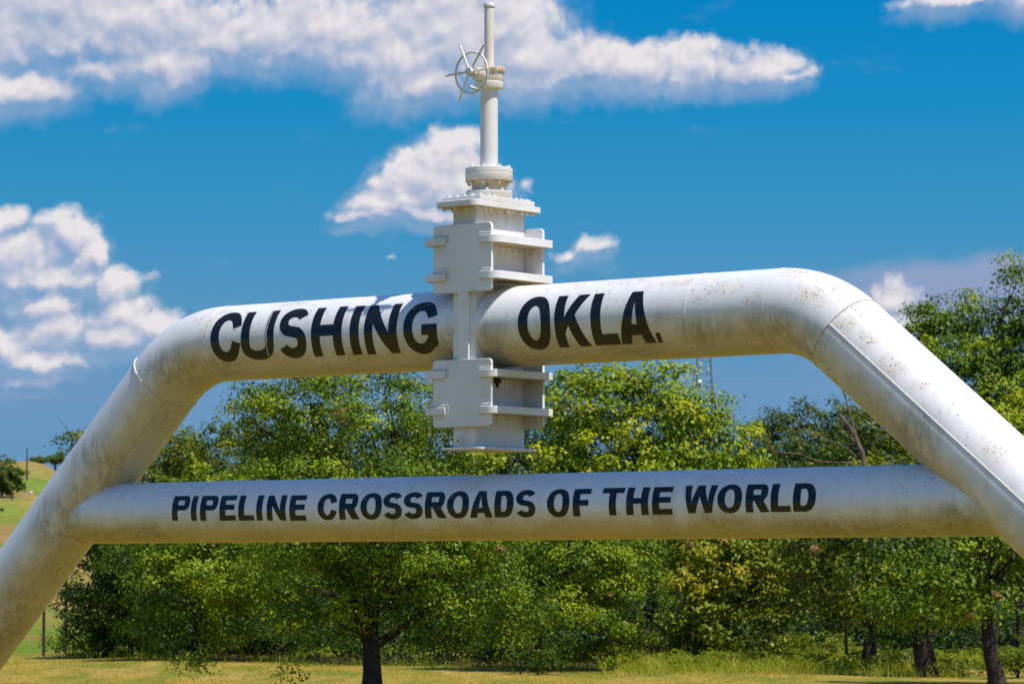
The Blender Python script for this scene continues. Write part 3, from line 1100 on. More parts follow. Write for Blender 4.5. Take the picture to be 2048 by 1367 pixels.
far = n.ramp(n.math('DIVIDE', yy, 900, clamp=True), [
    (.07, (.15, .21, .02)), (.13, (.12, .19, .015)), (.17, (.34, .22, .07)), (.22, (.24, .20, .04)), (.26, (.36, .19, .08)), (.31, (.17, .21, .025)),
    (.36, (.22, .27, .03)), (.44, (.33, .17, .08)), (.50, (.17, .24, .03)), (.60, (.15, .22, .025)), (.68, (.30, .24, .06)), (.80, (.30, .22, .06)), (.95, (.34, .19, .08))])
far = n.mix(n.sstep(n.noise(n.mapping(pos, scale=(1, .4, 1), loc=(40, 0, 0)), .12, 5, .65), .56, .68, 0, .8), far, soil)
far = n.mix(n.sstep(n.noise(n.mapping(pos, scale=(1, .07, 1), loc=(11, 0, 0)), .5, 6, .7), .46, .62, 0, .5), far, (.27, .17, .06, 1))
far = n.mix(n.sstep(n.noise(n.mapping(pos, scale=(1, .07, 1), loc=(51, 9, 0)), .8, 6, .7), .47, .60, 0, .6), far, (.12, .19, .02, 1))
far = n.mix(n.sstep(n.noise(n.mapping(pos, scale=(1, .4, 1), loc=(0, 77, 0)), .2, 5, .65), .55, .68, 0, .7), far, (.10, .17, .02, 1))
gcol = n.mix(n.sstep(sp.outputs[1], 70, 78), near, far)
# leaf litter inside the wood, its colour darkened for the shade of the trees
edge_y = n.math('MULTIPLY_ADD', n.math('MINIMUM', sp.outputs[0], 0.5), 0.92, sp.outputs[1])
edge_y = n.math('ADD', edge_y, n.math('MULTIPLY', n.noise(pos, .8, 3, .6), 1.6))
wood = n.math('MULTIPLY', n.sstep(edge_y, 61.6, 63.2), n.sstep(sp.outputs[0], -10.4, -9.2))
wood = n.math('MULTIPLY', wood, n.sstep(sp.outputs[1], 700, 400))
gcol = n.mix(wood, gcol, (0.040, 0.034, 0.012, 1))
n.l.new(gcol, b.inputs['Base Color'])
b.inputs['Roughness'].default_value = 1.0
b.inputs['Specular IOR Level'].default_value = 0.1
bmp = n.n.new('ShaderNodeBump')
bmp.inputs['Strength'].default_value = .8
bmp.inputs['Distance'].default_value = .05
n.l.new(n.noise(pos, 16, 5, .7), bmp.inputs['Height'])
n.l.new(bmp.outputs[0], b.inputs['Normal'])

xs = np.unique(np.concatenate([np.linspace(-3000, -300, 12), np.linspace(-300, -40, 70), np.linspace(-40, 40, 110), np.linspace(40, 300, 20), np.linspace(300, 3000, 10)]))
ys = np.unique(np.concatenate([np.linspace(-300, 0, 8), np.linspace(0, 120, 120), np.linspace(120, 1100, 140), np.linspace(1100, 4500, 16)]))
XX, YY = np.meshgrid(xs, ys)
ZZ = ground_h(XX, YY)
vs = np.stack([XX, YY, ZZ], -1).reshape(-1, 3)
nx_ = len(xs)
I, J = np.meshgrid(np.arange(nx_ - 1), np.arange(len(ys) - 1))
a = (J * nx_ + I).ravel()
fs = np.stack([a, a + 1, a + 1 + nx_, a + nx_], -1)


def fast_mesh(name, verts, faces_k, mat, parent=None, smooth=False, attrs=None):
    """faces_k: (n,k) int array"""
    me = bpy.data.meshes.new(name)
    nv, nf, k = len(verts), len(faces_k), faces_k.shape[1]
    me.vertices.add(nv)
    me.vertices.foreach_set('co', np.ascontiguousarray(verts, dtype=np.float32).ravel())
    me.loops.add(nf * k)
    me.loops.foreach_set('vertex_index', np.ascontiguousarray(faces_k, dtype=np.int32).ravel())
    me.polygons.add(nf)
    me.polygons.foreach_set('loop_start', np.arange(0, nf * k, k, dtype=np.int32))
    try:
        me.polygons.foreach_set('loop_total', np.full(nf, k, dtype=np.int32))
    except Exception:
        pass
    if attrs:
        for an, av in attrs.items():
            at = me.attributes.new(an, 'FLOAT', 'POINT')
            at.data.foreach_set('value', np.ascontiguousarray(av, dtype=np.float32))
    me.update(calc_edges=True)
    if smooth:
        me.shade_smooth()
    if mat:
        me.materials.append(mat)
    o = bpy.data.objects.new(name, me)
    COL.objects.link(o)
    if parent:
        o.parent = parent
    return o


ground = fast_mesh('ground', vs, fs, gm, smooth=True)
tag(ground, 'dry yellow green meadow rising to a grassy hill on the left', 'ground', kind='structure')


# ------------------------------------------------------------------ foliage
def leaf_material(name, cols, trans=0.16, rough=0.46):
    m, n, b = new_mat(name)
    at = n.n.new('ShaderNodeAttribute')
    at.attribute_name = 'tint'
    at.attribute_type = 'GEOMETRY'
    c = n.ramp(at.outputs['Fac'], cols)
    n.l.new(c, b.inputs['Base Color'])
    b.inputs['Roughness'].default_value = rough
    b.inputs['Specular IOR Level'].default_value = 0.17
    tr_ = n.n.new('ShaderNodeBsdfTranslucent')
    n.l.new(n.mix(1.0, c, (1.25, 1.3, 0.5, 1), 'MULTIPLY'), tr_.inputs[0])
    mx = n.n.new('ShaderNodeMixShader')
    mx.inputs[0].default_value = trans
    n.l.new(b.outputs[0], mx.inputs[1])
    n.l.new(tr_.outputs[0], mx.inputs[2])
    n.l.new(mx.outputs[0], n.n['Material Output'].inputs[0])
    return m


LM = dict(
    oak=leaf_material('oak_leaf', [(0, (.030, .062, .003)), (.35, (.080, .142, .005)), (.7, (.185, .265, .007)), (.93, (.33, .38, .009)), (1, (.40, .22, .02))]),
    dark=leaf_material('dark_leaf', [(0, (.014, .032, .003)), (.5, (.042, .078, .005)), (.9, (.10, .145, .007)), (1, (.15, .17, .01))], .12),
    yellow=leaf_material('yellow_green_leaf', [(0, (.045, .085, .003)), (.4, (.145, .225, .006)), (.75, (.30, .37, .009)), (1, (.46, .43, .016))]),
    olive=leaf_material('olive_leaf', [(0, (.030, .052, .003)), (.5, (.12, .155, .006)), (.85, (.26, .27, .010)), (1, (.39, .25, .03))]),
    rusty=leaf_material('rusty_leaf', [(0, (.040, .070, .003)), (.4, (.15, .195, .006)), (.75, (.32, .32, .010)), (.93, (.44, .30, .025)), (1, (.5, .24, .04))]),
    dull=leaf_material('far_leaf', [(0, (.045, .080, .010)), (.5, (.090, .135, .016)), (1, (.16, .19, .022))], .2),
    dead=leaf_material('dead_leaf', [(0, (.20, .10, .04)), (.5, (.34, .19, .08)), (1, (.46, .29, .13))], .2, .8),
    grass=leaf_material('tall_grass', [(0, (0.176, 0.258, 0.017)), (.5, (0.352, 0.380, 0.034)), (.85, (0.544, 0.471, 0.078)), (1, (0.672, 0.517, 0.134))], .35, .7),
    weed=leaf_material('weed_leaf', [(0, (0.078, 0.129, 0.006)), (.5, (0.157, 0.215, 0.008)), (1, (0.287, 0.290, 0.015))], .35, .6),
    turf=leaf_material('short_grass', [(0, (0.208, 0.236, 0.018)), (.4, (0.384, 0.309, 0.031)), (.8, (0.544, 0.383, 0.053)), (1, (0.672, 0.442, 0.088))], .3, .8),
)
M_BARK = simple_mat('bark', (.060, .040, .030), .95, .5, 9)
M_DEADWOOD = simple_mat('weathered_wood', (.20, .14, .10), .9, .35, 5)


def at(px, py, D):
    return ((px - 1024) / F * D, D, EYE + (HZ - py) / F * D)


def leaves_mesh(name, clumps, per, lsize, mat, parent, rs, centre, tint_shift=0.0, flat=.6):
    """clumps: (n,4) xyz + radius, world coords; parent at origin-relative 'centre'"""
    n = len(clumps)
    cnt = n * per
    c = np.repeat(clumps, per, 0)
    outw = c[:, :3] - centre
    outw /= np.linalg.norm(outw, axis=1, keepdims=True) + 1e-6
    dirs = rs.normal(size=(cnt, 3)) + outw * .55 + np.array([0, 0, .75])
    dirs /= np.linalg.norm(dirs, axis=1, keepdims=True)
    pos = c[:, :3] + dirs * c[:, 3:4] * rs.uniform(.45, 1.08, (cnt, 1)) * np.array([1.15, 1.15, .72]) + rs.normal(size=(cnt, 3)) * c[:, 3:4] * .12
    nrm = dirs * .75 + outw * .2 + np.array([.06, -.16, flat * .4]) + rs.normal(size=(cnt, 3)) * .42
    nrm /= np.linalg.norm(nrm, axis=1, keepdims=True)
    d = rs.normal(size=(cnt, 3))
    d -= nrm * (d * nrm).sum(1, keepdims=True)
    d /= np.linalg.norm(d, axis=1, keepdims=True)
    s_ = np.cross(nrm, d)
    L_ = (lsize * rs.uniform(.65, 1.3, cnt))[:, None]
    Wd = L_ * rs.uniform(.42, .62, cnt)[:, None]
    cup = nrm * L_ * .12
    v0 = pos - d * L_ * .5
    v1 = pos + s_ * Wd * .5 + cup + d * L_ * .08
    v2 = pos + d * L_ * .5
    v3 = pos - s_ * Wd * .5 + cup + d * L_ * .08
    vs = np.stack([v0, v1, v2, v3], 1).reshape(-1, 3) - np.array(parent.location)
    i = np.arange(cnt)[:, None] * 4
    fs = np.concatenate([i + 0, i + 1, i + 2, i + 3], 1)
    ct = np.repeat(rs.uniform(0, 1, n), per)
    tint = np.clip(.62 * ct + .36 * rs.uniform(0, 1, cnt) + tint_shift, 0, 1)
    # a few leaves per crown are turned
    tint = np.where(rs.uniform(0, 1, cnt) < .01, 1.0, np.minimum(tint, .93))
    return fast_mesh(name, vs, fs, mat, parent, attrs={'tint': np.repeat(tint, 4)})


def limb_path(a, b, rs, wob, sag=0.0, n=7):
    a, b = np.array(a), np.array(b)
    L_ = np.linalg.norm(b - a)
    pts = []
    ph = rs.uniform(0, 6.28, 3)
    for k in range(n + 1):
        t = k / n
        p = a + (b - a) * t
        p = p + np.sin(ph + t * np.array([5.1, 4.3, 3.7])) * wob * L_ * math.sin(math.pi * t)
        p[2] += sag * L_ * math.sin(math.pi * t)
        pts.append(p)
    return pts


BOUGH = .50


def tree(name, label, cat, D, px, blobs, trunk_r, mat='oak', dens=2600, lsize=.075, per=46, crad=.26, seed=1, group=None,
         trunk_top=None, lean=(0, 0), dead=(), limbs=12, twigs=70, tint=0.0, shell=.5, bare=0, gaps=.5, stems=1):
    rs = np.random.RandomState(seed)
    bx = (px - 1024) / F * D
    bz = float(ground_h(bx, D))
    root = thing(name, label, cat, (bx, D, bz), 0, group)
    B = []
    for q in blobs:
        dd = q[4] if len(q) > 4 else rs.uniform(-.4, .4)
        x, y, z = at(q[0], q[1], D + dd)
        k = (D + dd) / F
        B.append((x, y, z, q[2] * k, max(q[2], q[3] * .9) * k * .85, q[3] * k))
    B = np.array(B)
    centre = np.average(B[:, :3], axis=0, weights=B[:, 3] * B[:, 5])
    clumps = []
    for i, (x, y, z, rx, ry, rz) in enumerate(B):
        n = max(3, int(dens * math.pi * rx * rz * .72 / per))
        d = rs.normal(size=(n * 3, 3))
        d /= np.linalg.norm(d, axis=1, keepdims=True)
        r = rs.uniform(shell ** 3, 1.0, n * 3) ** (1 / 3) * (1 + .10 * np.sin(d[:, 0] * 7 + i) + .10 * np.sin(d[:, 2] * 9 + 2 * i) + .08 * np.sin(d[:, 1] * 11))
        p = np.array([x, y, z]) + d * r[:, None] * np.array([rx, ry, rz])
        # lumpy gaps
        q = p * 3.0
        nz = np.sin(q[:, 0] * 1.7 + seed) * np.sin(q[:, 1] * 1.9 + seed * 2) * np.sin(q[:, 2] * 2.3 + seed * 3)
        keep = nz > -gaps * .55 + .12
        # drop points deep inside the neighbours
        for j, (X, Y, Z, RX, RY, RZ) in enumerate(B):
            if j != i:
                e = ((p - np.array([X, Y, Z])) / np.array([RX, RY, RZ]))
                keep &= (e * e).sum(1) > .16
        keep &= p[:, 2] > bz + .12
        p = p[keep]
        if per > 60:
            # boughs: leafy clumps sit on the upper, outer side of each bough, leaving shade beneath
            SR = BOUGH * D / 50
            bo = []
            for q_ in p:
                if all(((q_ - o_) ** 2).sum() > (SR * 1.15) ** 2 for o_ in bo):
                    bo.append(q_)
                    if len(bo) > n:
                        break
            bo = np.array(bo).reshape(-1, 3)
            if len(bo):
                ctr_ = np.array([x, y, z])
                bo = ctr_ + (bo - ctr_) * np.array([max(.4, (q_ - SR * .62) / q_) for q_ in (rx, ry, rz)]) - np.array([0, 0, SR * .18])
            if len(bo) and min(rx, rz) > SR * .8:
                m_ = int(n * 3 / len(bo)) + 2
                dd_ = rs.normal(size=(len(bo) * m_, 3)) + np.array([.15, -.35, .9]) + np.repeat((bo - np.array([x, y, z])) / np.array([rx, ry, rz]), m_, 0) * .7
                dd_ /= np.linalg.norm(dd_, axis=1, keepdims=True)
                p = np.repeat(bo, m_, 0) + dd_ * SR * rs.uniform(.7, 1.08, (len(dd_), 1)) * np.array([1.1, 1.1, .7])
                p = p[rs.permutation(len(p))]
                p = p[p[:, 2] > bz + .12]
        if per > 60:
            kept = []
            for q_ in p:
                if all(((q_ - o_) ** 2).sum() > (crad * .62) ** 2 for o_ in kept):
                    kept.append(q_)
                    if len(kept) >= n:
                        break
            p = np.array(kept).reshape(-1, 3)
        p = p[:n]
        clumps.append(np.concatenate([p, (crad * rs.uniform(.6, 1.25, len(p)))[:, None]], 1))
    clumps = np.concatenate(clumps)
    # wood
    mb = MB()
    top = np.array(at(*trunk_top, D)) if trunk_top else centre + np.array([0, 0, B[:, 5].mean() * .3])
    base = np.array([bx, D, bz - .1])
    tpath = []
    for k in range(9):
        t = k / 8
        p = base + (top - base) * t
        p = p + np.array([math.sin(t * 4 + seed), math.cos(t * 3 + seed), 0]) * trunk_r * .5 * math.sin(math.pi * t)
        p[0] += lean[0] * t * t
        tpath.append(p)
    trad = [trunk_r * (1.25 if k == 0 else 1) * (1 - .72 * (k / 8) ** 1.2) for k in range(9)]
    org = np.array([bx, D, bz])
    mb.tube([p - org for p in tpath], trad, 9)
    for s_i in range(1, stems):
        a_ = base + np.array([rs.uniform(-.5, .5), rs.uniform(-.3, .3), 0])
        b_ = clumps[rs.randint(len(clumps)), :3]
        mb.tube([p - org for p in limb_path(a_, b_, rs, .05)], [trunk_r * .7 * (1 - .8 * k / 7) for k in range(8)], 7)
    nodes = []
    high = np.where(clumps[:, 2] > min(bz + 1.3, np.median(clumps[:, 2])))[0]
    sel = rs.choice(high, min(limbs, len(high)), replace=False)
    for s_i in sel:
        tgt = clumps[s_i, :3]
        k = min(7, max(2, int(8 * np.clip((tgt[2] - bz) / max(top[2] - bz, .1) - .25, .25, .85))))
        st = tpath[k]
        path = limb_path(st, tgt, rs, .07, .05)
        r0 = trad[k] * .55
        mb.tube([p - org for p in path], [max(.007, r0 * (1 - .85 * j / 7)) for j in range(8)], 6)
        nodes += [(p, max(.006, r0 * (1 - .85 * j / 7))) for j, p in enumerate(path) if j > 1]
    if nodes:
        NP = np.array([q[0] for q in nodes])
        sel = rs.choice(len(clumps), min(twigs, len(clumps)), replace=False)
        for s_i in sel:
            tgt = clumps[s_i, :3]
            j = int(np.argmin(np.linalg.norm(NP - tgt, axis=1)))
            r0 = min(nodes[j][1] * .6, .02)
            mb.tube([p - org for p in limb_path(NP[j], tgt, rs, .09, .02, 4)], [max(.004, r0 * (1 - .7 * q / 4)) for q in range(5)], 4)
        for s_i in range(bare):
            c = clumps[rs.randint(len(clumps)), :3]
            v_ = (c - centre)
            v_ /= np.linalg.norm(v_)
            e = c + v_ * rs.uniform(.3, .8) + np.array([0, 0, .25])
            mb.tube([p - org for p in limb_path(c, e, rs, .1, 0, 4)], [.009, .008, .007, .005, .003], 4)
    mb.build('trunk', M_BARK, root, smooth=True, angle=80)
    leaves_mesh('crown', clumps, per, lsize, LM[mat], root, rs, centre, tint)
    for (dx, dy, dr_) in dead:
        x, y, z = at(dx, dy, D - .9)
        r = dr_ * D / F
        cl = np.array([[x, y, z, r]]) + np.concatenate([rs.normal(size=(9, 3)) * r * np.array([.2, .2, .26]), np.zeros((9, 1))], 1)
        cl[:, 3] = r * .38
        leaves_mesh('dead_leaf_cluster', cl, 11, lsize * 1.15, LM['dead'], root, rs, centre)
    return root


G_NEAR = 'trees along the near edge of the meadow'
G_BACK = 'trees standing behind the front row'

tree('oak_tree', 'large spreading oak with dark trunk standing in front of the tree line', 'tree', 49, 745,
     [(690, 850, 190, 95), (520, 815, 75, 48), (600, 800, 110, 50), (850, 870, 160, 110), (740, 800, 130, 60), (560, 920, 110, 70), (700, 980, 250, 95), (880, 1010, 200, 100), (640, 1120, 190, 95),
      (790, 1110, 230, 100), (930, 1160, 180, 105), (700, 1215, 120, 55), (860, 1235, 120, 50), (610, 1245, 80, 45), (960, 1270, 90, 35), (850, 1275, 60, 26), (583, 1340, 20, 13), (395, 1326, 24, 5)],
     .150, 'oak', 3000, 0.062, 130, 0.31, 3, G_NEAR, trunk_top=(760, 1000), dead=((680, 828, 26), (1000, 1100, 12)), limbs=20, twigs=140, gaps=.7)
tree('oak_tree', 'broad oak with glossy bright leaves right of the large dark trunk', 'tree', 60, 1068,
     [(1120, 1150, 170, 95), (1190, 1090, 130, 70), (1020, 1200, 110, 85), (1240, 1170, 95, 90), (1130, 1240, 160, 70), (1090, 1060, 120, 60), (1100, 1300, 80, 30), (1020, 1260, 60, 40), (1020, 1100, 100, 70)],
     .10, 'oak', 2900, 0.067, 130, 0.32, 8, G_NEAR, trunk_top=(1080, 1120), dead=((1063, 1297, 9), (1215, 1190, 8)), limbs=14, twigs=90, tint=.04, gaps=.4)
tree('oak_tree', 'pale yellow green oak low on the left between the leaning pipe and the large trunk', 'tree', 66, 388,
     [(400, 1150, 140, 95), (310, 1120, 75, 55), (500, 1140, 120, 100), (440, 1060, 120, 70), (420, 990, 110, 60), (350, 1230, 90, 55), (290, 1235, 45, 50), (520, 1235, 100, 50), (430, 1265, 80, 30)],
     .09, 'yellow', 2500, 0.074, 120, 0.34, 12, G_NEAR, trunk_top=(400, 1080), limbs=13, twigs=80, tint=-.05, gaps=.42)
tree('cedar_tree', 'dark dense evergreen reaching the ground beside the rusty posts', 'tree', 69, 212,
     [(215, 1150, 70, 85), (200, 1235, 68, 60), (245, 1085, 70, 60), (175, 1270, 40, 35), (240, 1270, 60, 40), (250, 1190, 60, 70)],
     .08, 'dark', 3000, 0.078, 110, 0.32, 17, G_NEAR, limbs=9, twigs=40, gaps=.2, shell=.35, stems=3)
tree('tree', 'olive tree whose top shows on both sides of the left leaning pipe', 'tree', 84, 250,
     [(160, 895, 45, 34), (215, 920, 70, 60), (335, 915, 70, 48), (400, 900, 70, 40), (280, 980, 110, 80), (250, 1080, 110, 90), (380, 1000, 100, 90)],
     .16, 'olive', 1500, .105, 40, .34, 21, G_BACK, limbs=14, twigs=60, gaps=.4, bare=4)
tree('tree', 'tall bright yellow green tree right of the valve below the upper pipe', 'tree', 67, 1300,
     [(1160, 800, 85, 62), (1235, 780, 85, 50), (1325, 775, 62, 38), (1375, 850, 80, 48), (1300, 850, 130, 80), (1440, 880, 85, 62), (1160, 900, 110, 80), (1330, 950, 180, 75), (1480, 960, 70, 50)],
     .15, 'yellow', 1680, 0.107, 100, 0.43, 25, G_NEAR, limbs=16, twigs=80, tint=.12, gaps=.36)
tree('tree', 'leafy tree tinged orange brown, just right of centre under the lower pipe', 'tree', 64, 1385,
     [(1400, 1110, 110, 70), (1480, 1150, 110, 80), (1360, 1190, 80, 75), (1540, 1090, 80, 55), (1460, 1240, 110, 60), (1350, 1060, 100, 50), (1560, 1190, 60, 60)],
     .11, 'rusty', 1680, 0.098, 100, 0.38, 29, G_NEAR, dead=((1345, 1165, 14), (1380, 1090, 10), (1450, 1085, 10)), limbs=12, twigs=70, gaps=.45)
tree('tree', 'dull rounded tree far off under the right elbow of the pipe', 'tree', 104, 1600,
     [(1545, 850, 36, 26), (1600, 840, 42, 30), (1590, 900, 100, 60), (1670, 850, 50, 38), (1560, 930, 70, 50), (1700, 900, 90, 60), (1630, 960, 130, 60)],
     .2, 'dull', 1300, .12, 36, .36, 33, G_BACK, limbs=14, twigs=50, gaps=.45)
tree('tree', 'dark green tree with dead twigs behind the right leaning pipe', 'tree', 60, 1730,
     [(1760, 860, 75, 60), (1720, 900, 70, 45), (1800, 950, 95, 70), (1700, 1000, 110, 60), (1730, 1110, 110, 70), (1650, 1160, 90, 80), (1750, 1200, 90, 70), (1860, 1030, 100, 70), (1880, 900, 80, 90)],
     .12, 'olive', 1840, 0.095, 100, 0.38, 37, G_NEAR, dead=((1630, 1100, 16), (1700, 1175, 14), (1735, 1210, 11)), limbs=14, twigs=80, bare=16, gaps=.62)
tree('tree', 'tree with a leaning forked brown trunk at the right edge of the picture', 'tree', 53, 1992,
     [(1960, 1110, 105, 60), (1860, 1170, 95, 70), (2060, 1140, 80, 80), (1930, 1200, 90, 50), (1800, 1230, 70, 42), (2060, 1230, 60, 40), (2010, 1050, 90, 60)],
     .145, 'oak', 2500, 0.076, 120, 0.36, 41, G_NEAR, trunk_top=(1965, 1130), dead=((1938, 1232, 10), (1990, 1190, 10)), limbs=12, twigs=70, gaps=.5, tint=.05, bare=5)
tree('tree', 'tall tree with bare twigs on top, above the right leaning pipe', 'tree', 72, 1975,
     [(1905, 640, 70, 44), (1852, 648, 30, 24), (1960, 650, 60, 34), (1900, 720, 100, 66), (1980, 750, 100, 90), (1860, 700, 45, 50), (2050, 580, 44, 60), (2030, 650, 50, 50), (2070, 700, 60, 90), (1990, 860, 110, 80), (1880, 800, 60, 60)],
     .17, 'oak', 2500, 0.090, 120, 0.40, 45, G_BACK, limbs=20, twigs=110, bare=16, gaps=.5)
tree('tree', 'bright yellow leaved tree at the right edge beside the leaning pipe', 'tree', 65, 2040,
     [(2010, 810, 50, 34), (2040, 870, 70, 70), (2010, 900, 50, 60), (2080, 800, 60, 50), (2060, 980, 80, 90)],
     .12, 'yellow', 1760, 0.104, 100, 0.40, 49, G_NEAR, limbs=9, twigs=40, tint=.14, gaps=.35)
tree('tree', 'dark tree whose low black trunk stands in the tall grass on the right', 'tree', 57, 1850,
     [(1850, 1130, 90, 70), (1900, 1100, 90, 60), (1780, 1140, 70, 60), (1860, 1210, 80, 50), (1800, 1230, 60, 40)],
     .21, 'dark', 1760, 0.095, 100, 0.37, 53, G_NEAR, limbs=10, twigs=50, gaps=.5, tint=.1)
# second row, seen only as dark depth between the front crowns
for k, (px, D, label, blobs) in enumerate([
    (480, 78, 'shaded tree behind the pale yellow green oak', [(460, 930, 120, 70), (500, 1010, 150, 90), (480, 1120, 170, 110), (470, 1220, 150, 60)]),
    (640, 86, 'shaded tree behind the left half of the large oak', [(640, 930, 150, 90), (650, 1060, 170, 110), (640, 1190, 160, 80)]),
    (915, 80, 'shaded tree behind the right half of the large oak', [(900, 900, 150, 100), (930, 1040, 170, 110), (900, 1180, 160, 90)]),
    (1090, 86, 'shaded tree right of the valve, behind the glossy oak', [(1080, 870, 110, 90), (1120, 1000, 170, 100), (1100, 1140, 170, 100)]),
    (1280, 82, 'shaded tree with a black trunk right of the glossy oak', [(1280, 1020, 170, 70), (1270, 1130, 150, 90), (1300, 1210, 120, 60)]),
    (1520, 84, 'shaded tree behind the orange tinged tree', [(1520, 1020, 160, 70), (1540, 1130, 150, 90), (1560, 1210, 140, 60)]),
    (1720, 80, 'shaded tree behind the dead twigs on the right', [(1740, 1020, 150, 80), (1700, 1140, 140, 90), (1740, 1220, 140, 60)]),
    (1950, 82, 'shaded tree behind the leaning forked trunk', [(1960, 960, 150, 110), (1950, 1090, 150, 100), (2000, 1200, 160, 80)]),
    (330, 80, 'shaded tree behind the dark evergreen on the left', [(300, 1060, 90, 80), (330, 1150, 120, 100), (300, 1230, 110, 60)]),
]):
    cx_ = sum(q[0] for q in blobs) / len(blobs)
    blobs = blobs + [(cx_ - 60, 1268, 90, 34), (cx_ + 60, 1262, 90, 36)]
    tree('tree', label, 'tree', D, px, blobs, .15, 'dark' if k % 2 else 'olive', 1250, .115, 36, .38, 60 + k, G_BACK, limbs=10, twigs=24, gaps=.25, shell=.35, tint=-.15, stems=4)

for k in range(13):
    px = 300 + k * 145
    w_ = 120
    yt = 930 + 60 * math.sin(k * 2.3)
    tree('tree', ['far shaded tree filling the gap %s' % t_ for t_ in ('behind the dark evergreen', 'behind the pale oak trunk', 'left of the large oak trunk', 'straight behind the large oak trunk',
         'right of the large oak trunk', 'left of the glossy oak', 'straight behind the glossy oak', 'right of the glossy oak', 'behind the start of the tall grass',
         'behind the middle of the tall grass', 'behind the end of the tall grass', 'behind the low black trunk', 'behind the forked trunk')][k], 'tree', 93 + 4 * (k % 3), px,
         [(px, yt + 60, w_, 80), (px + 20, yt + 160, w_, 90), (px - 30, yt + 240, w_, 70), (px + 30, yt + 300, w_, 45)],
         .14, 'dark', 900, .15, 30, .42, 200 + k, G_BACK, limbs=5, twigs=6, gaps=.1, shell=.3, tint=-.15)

# low bushes closing the foot of the tree line
BUSH = [(150, 71, 34, 18, 'weed', 'light green bush at the foot of the rusty posts'), (250, 69, 60, 26, 'dark', 'dark bush below the dense evergreen'),
        (350, 68, 60, 24, 'dark', 'dark bush below the pale yellow green oak'), (450, 68, 55, 30, 'olive', 'olive bush between the two left trunks'),
        (550, 67, 60, 26, 'dark', 'dark bush left of the large trunk, a step back'), (640, 66, 44, 20, 'weed', 'light green weedy bush just left of the large trunk'),
        (800, 64, 50, 20, 'weed', 'light green weedy bush just right of the large trunk'), (890, 64, 60, 26, 'olive', 'olive bush in the gap right of the large trunk'),
        (980, 62, 50, 30, 'dark', 'dark bush below the glossy oak, on its left'), (1075, 58, 62, 30, 'dark', 'dark low bush in front of the glossy oak'),
        (1200, 60, 60, 30, 'olive', 'weedy bush where the tall grass begins'), (1310, 66, 60, 36, 'olive', 'leafy green bush behind the tall grass, leftmost'),
        (1400, 64, 60, 55, 'weed', 'leafy bright bush under the orange tinged tree'), (1520, 68, 70, 36, 'olive', 'olive bush behind the middle of the tall grass'),
        (1640, 66, 70, 30, 'weed', 'yellowish bush behind the right end of the tall grass'), (1790, 60, 50, 30, 'dark', 'dark bush left of the low black trunk'),
        (1920, 57, 55, 26, 'weed', 'light green bush between the black and the forked trunk'), (2030, 56, 50, 40, 'weed', 'light green bush right of the forked trunk'),
        (115, 76, 40, 14, 'weed', 'flat patch of scrub behind the rusty posts')]
for k, (px, D, rx, ry, mt, label) in enumerate(BUSH):
    x = (px - 1024) / F * D
    gz = float(ground_h(x, D))
    gy = HZ + (EYE - gz) / D * F
    tree('bush', label, 'bush', D, px, [(px, gy - ry * .8, rx, ry * 1.1), (px - rx * .5, gy - ry * .5, rx * .6, ry * .8), (px + rx * .5, gy - ry * .6, rx * .6, ry * .9)],
         .03, mt, 1900, .075, 32, .2, 90 + k, 'bushes at the foot of the trees', limbs=6, twigs=12, gaps=.15, shell=.25, stems=3)

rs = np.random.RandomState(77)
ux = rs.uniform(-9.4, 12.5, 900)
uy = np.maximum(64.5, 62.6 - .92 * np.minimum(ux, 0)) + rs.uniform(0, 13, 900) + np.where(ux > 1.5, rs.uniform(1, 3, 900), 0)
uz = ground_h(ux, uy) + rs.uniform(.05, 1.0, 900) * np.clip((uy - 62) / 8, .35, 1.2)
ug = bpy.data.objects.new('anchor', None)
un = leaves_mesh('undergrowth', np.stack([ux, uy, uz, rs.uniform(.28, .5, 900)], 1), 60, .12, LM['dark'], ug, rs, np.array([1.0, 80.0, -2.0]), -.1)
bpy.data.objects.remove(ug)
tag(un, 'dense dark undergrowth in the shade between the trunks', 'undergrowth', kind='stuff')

def slope_D(px, py, lo_=110.0, hi_=880.0):
    for _ in range(50):
        m_ = (lo_ + hi_) / 2
        gy = HZ - (float(ground_h((px - 1024) / F * m_, m_)) - EYE) / m_ * F
        if gy > py:
            lo_ = m_
        else:
            hi_ = m_
    return m_


# far small trees on the hill
for (px, py, rx, ry, D, label) in [(4, 950, 40, 40, slope_D(6, 992), 'round green tree on the hillside at the left edge'), (78, 921, 13, 6, 900, 'small dark tree just beyond the bare hilltop'),
                                   (112, 918, 13, 9, 905, 'bluish tree beyond the hilltop next to the pipe')]:
    sc_ = D / 470
    r_ = tree('tree', label, 'tree', D, px, [(px, py, rx, ry * .8), (px - rx * .5, py + ry * .3, rx * .6, ry * .7), (px + rx * .45, py + ry * .35, rx * .6, ry * .7)], .2 * sc_, 'dull', 420 / sc_, .36 * sc_, 40, .5 * sc_, 130 + px,
              'far trees on the hill', limbs=6, twigs=6, gaps=.2, shell=.3)




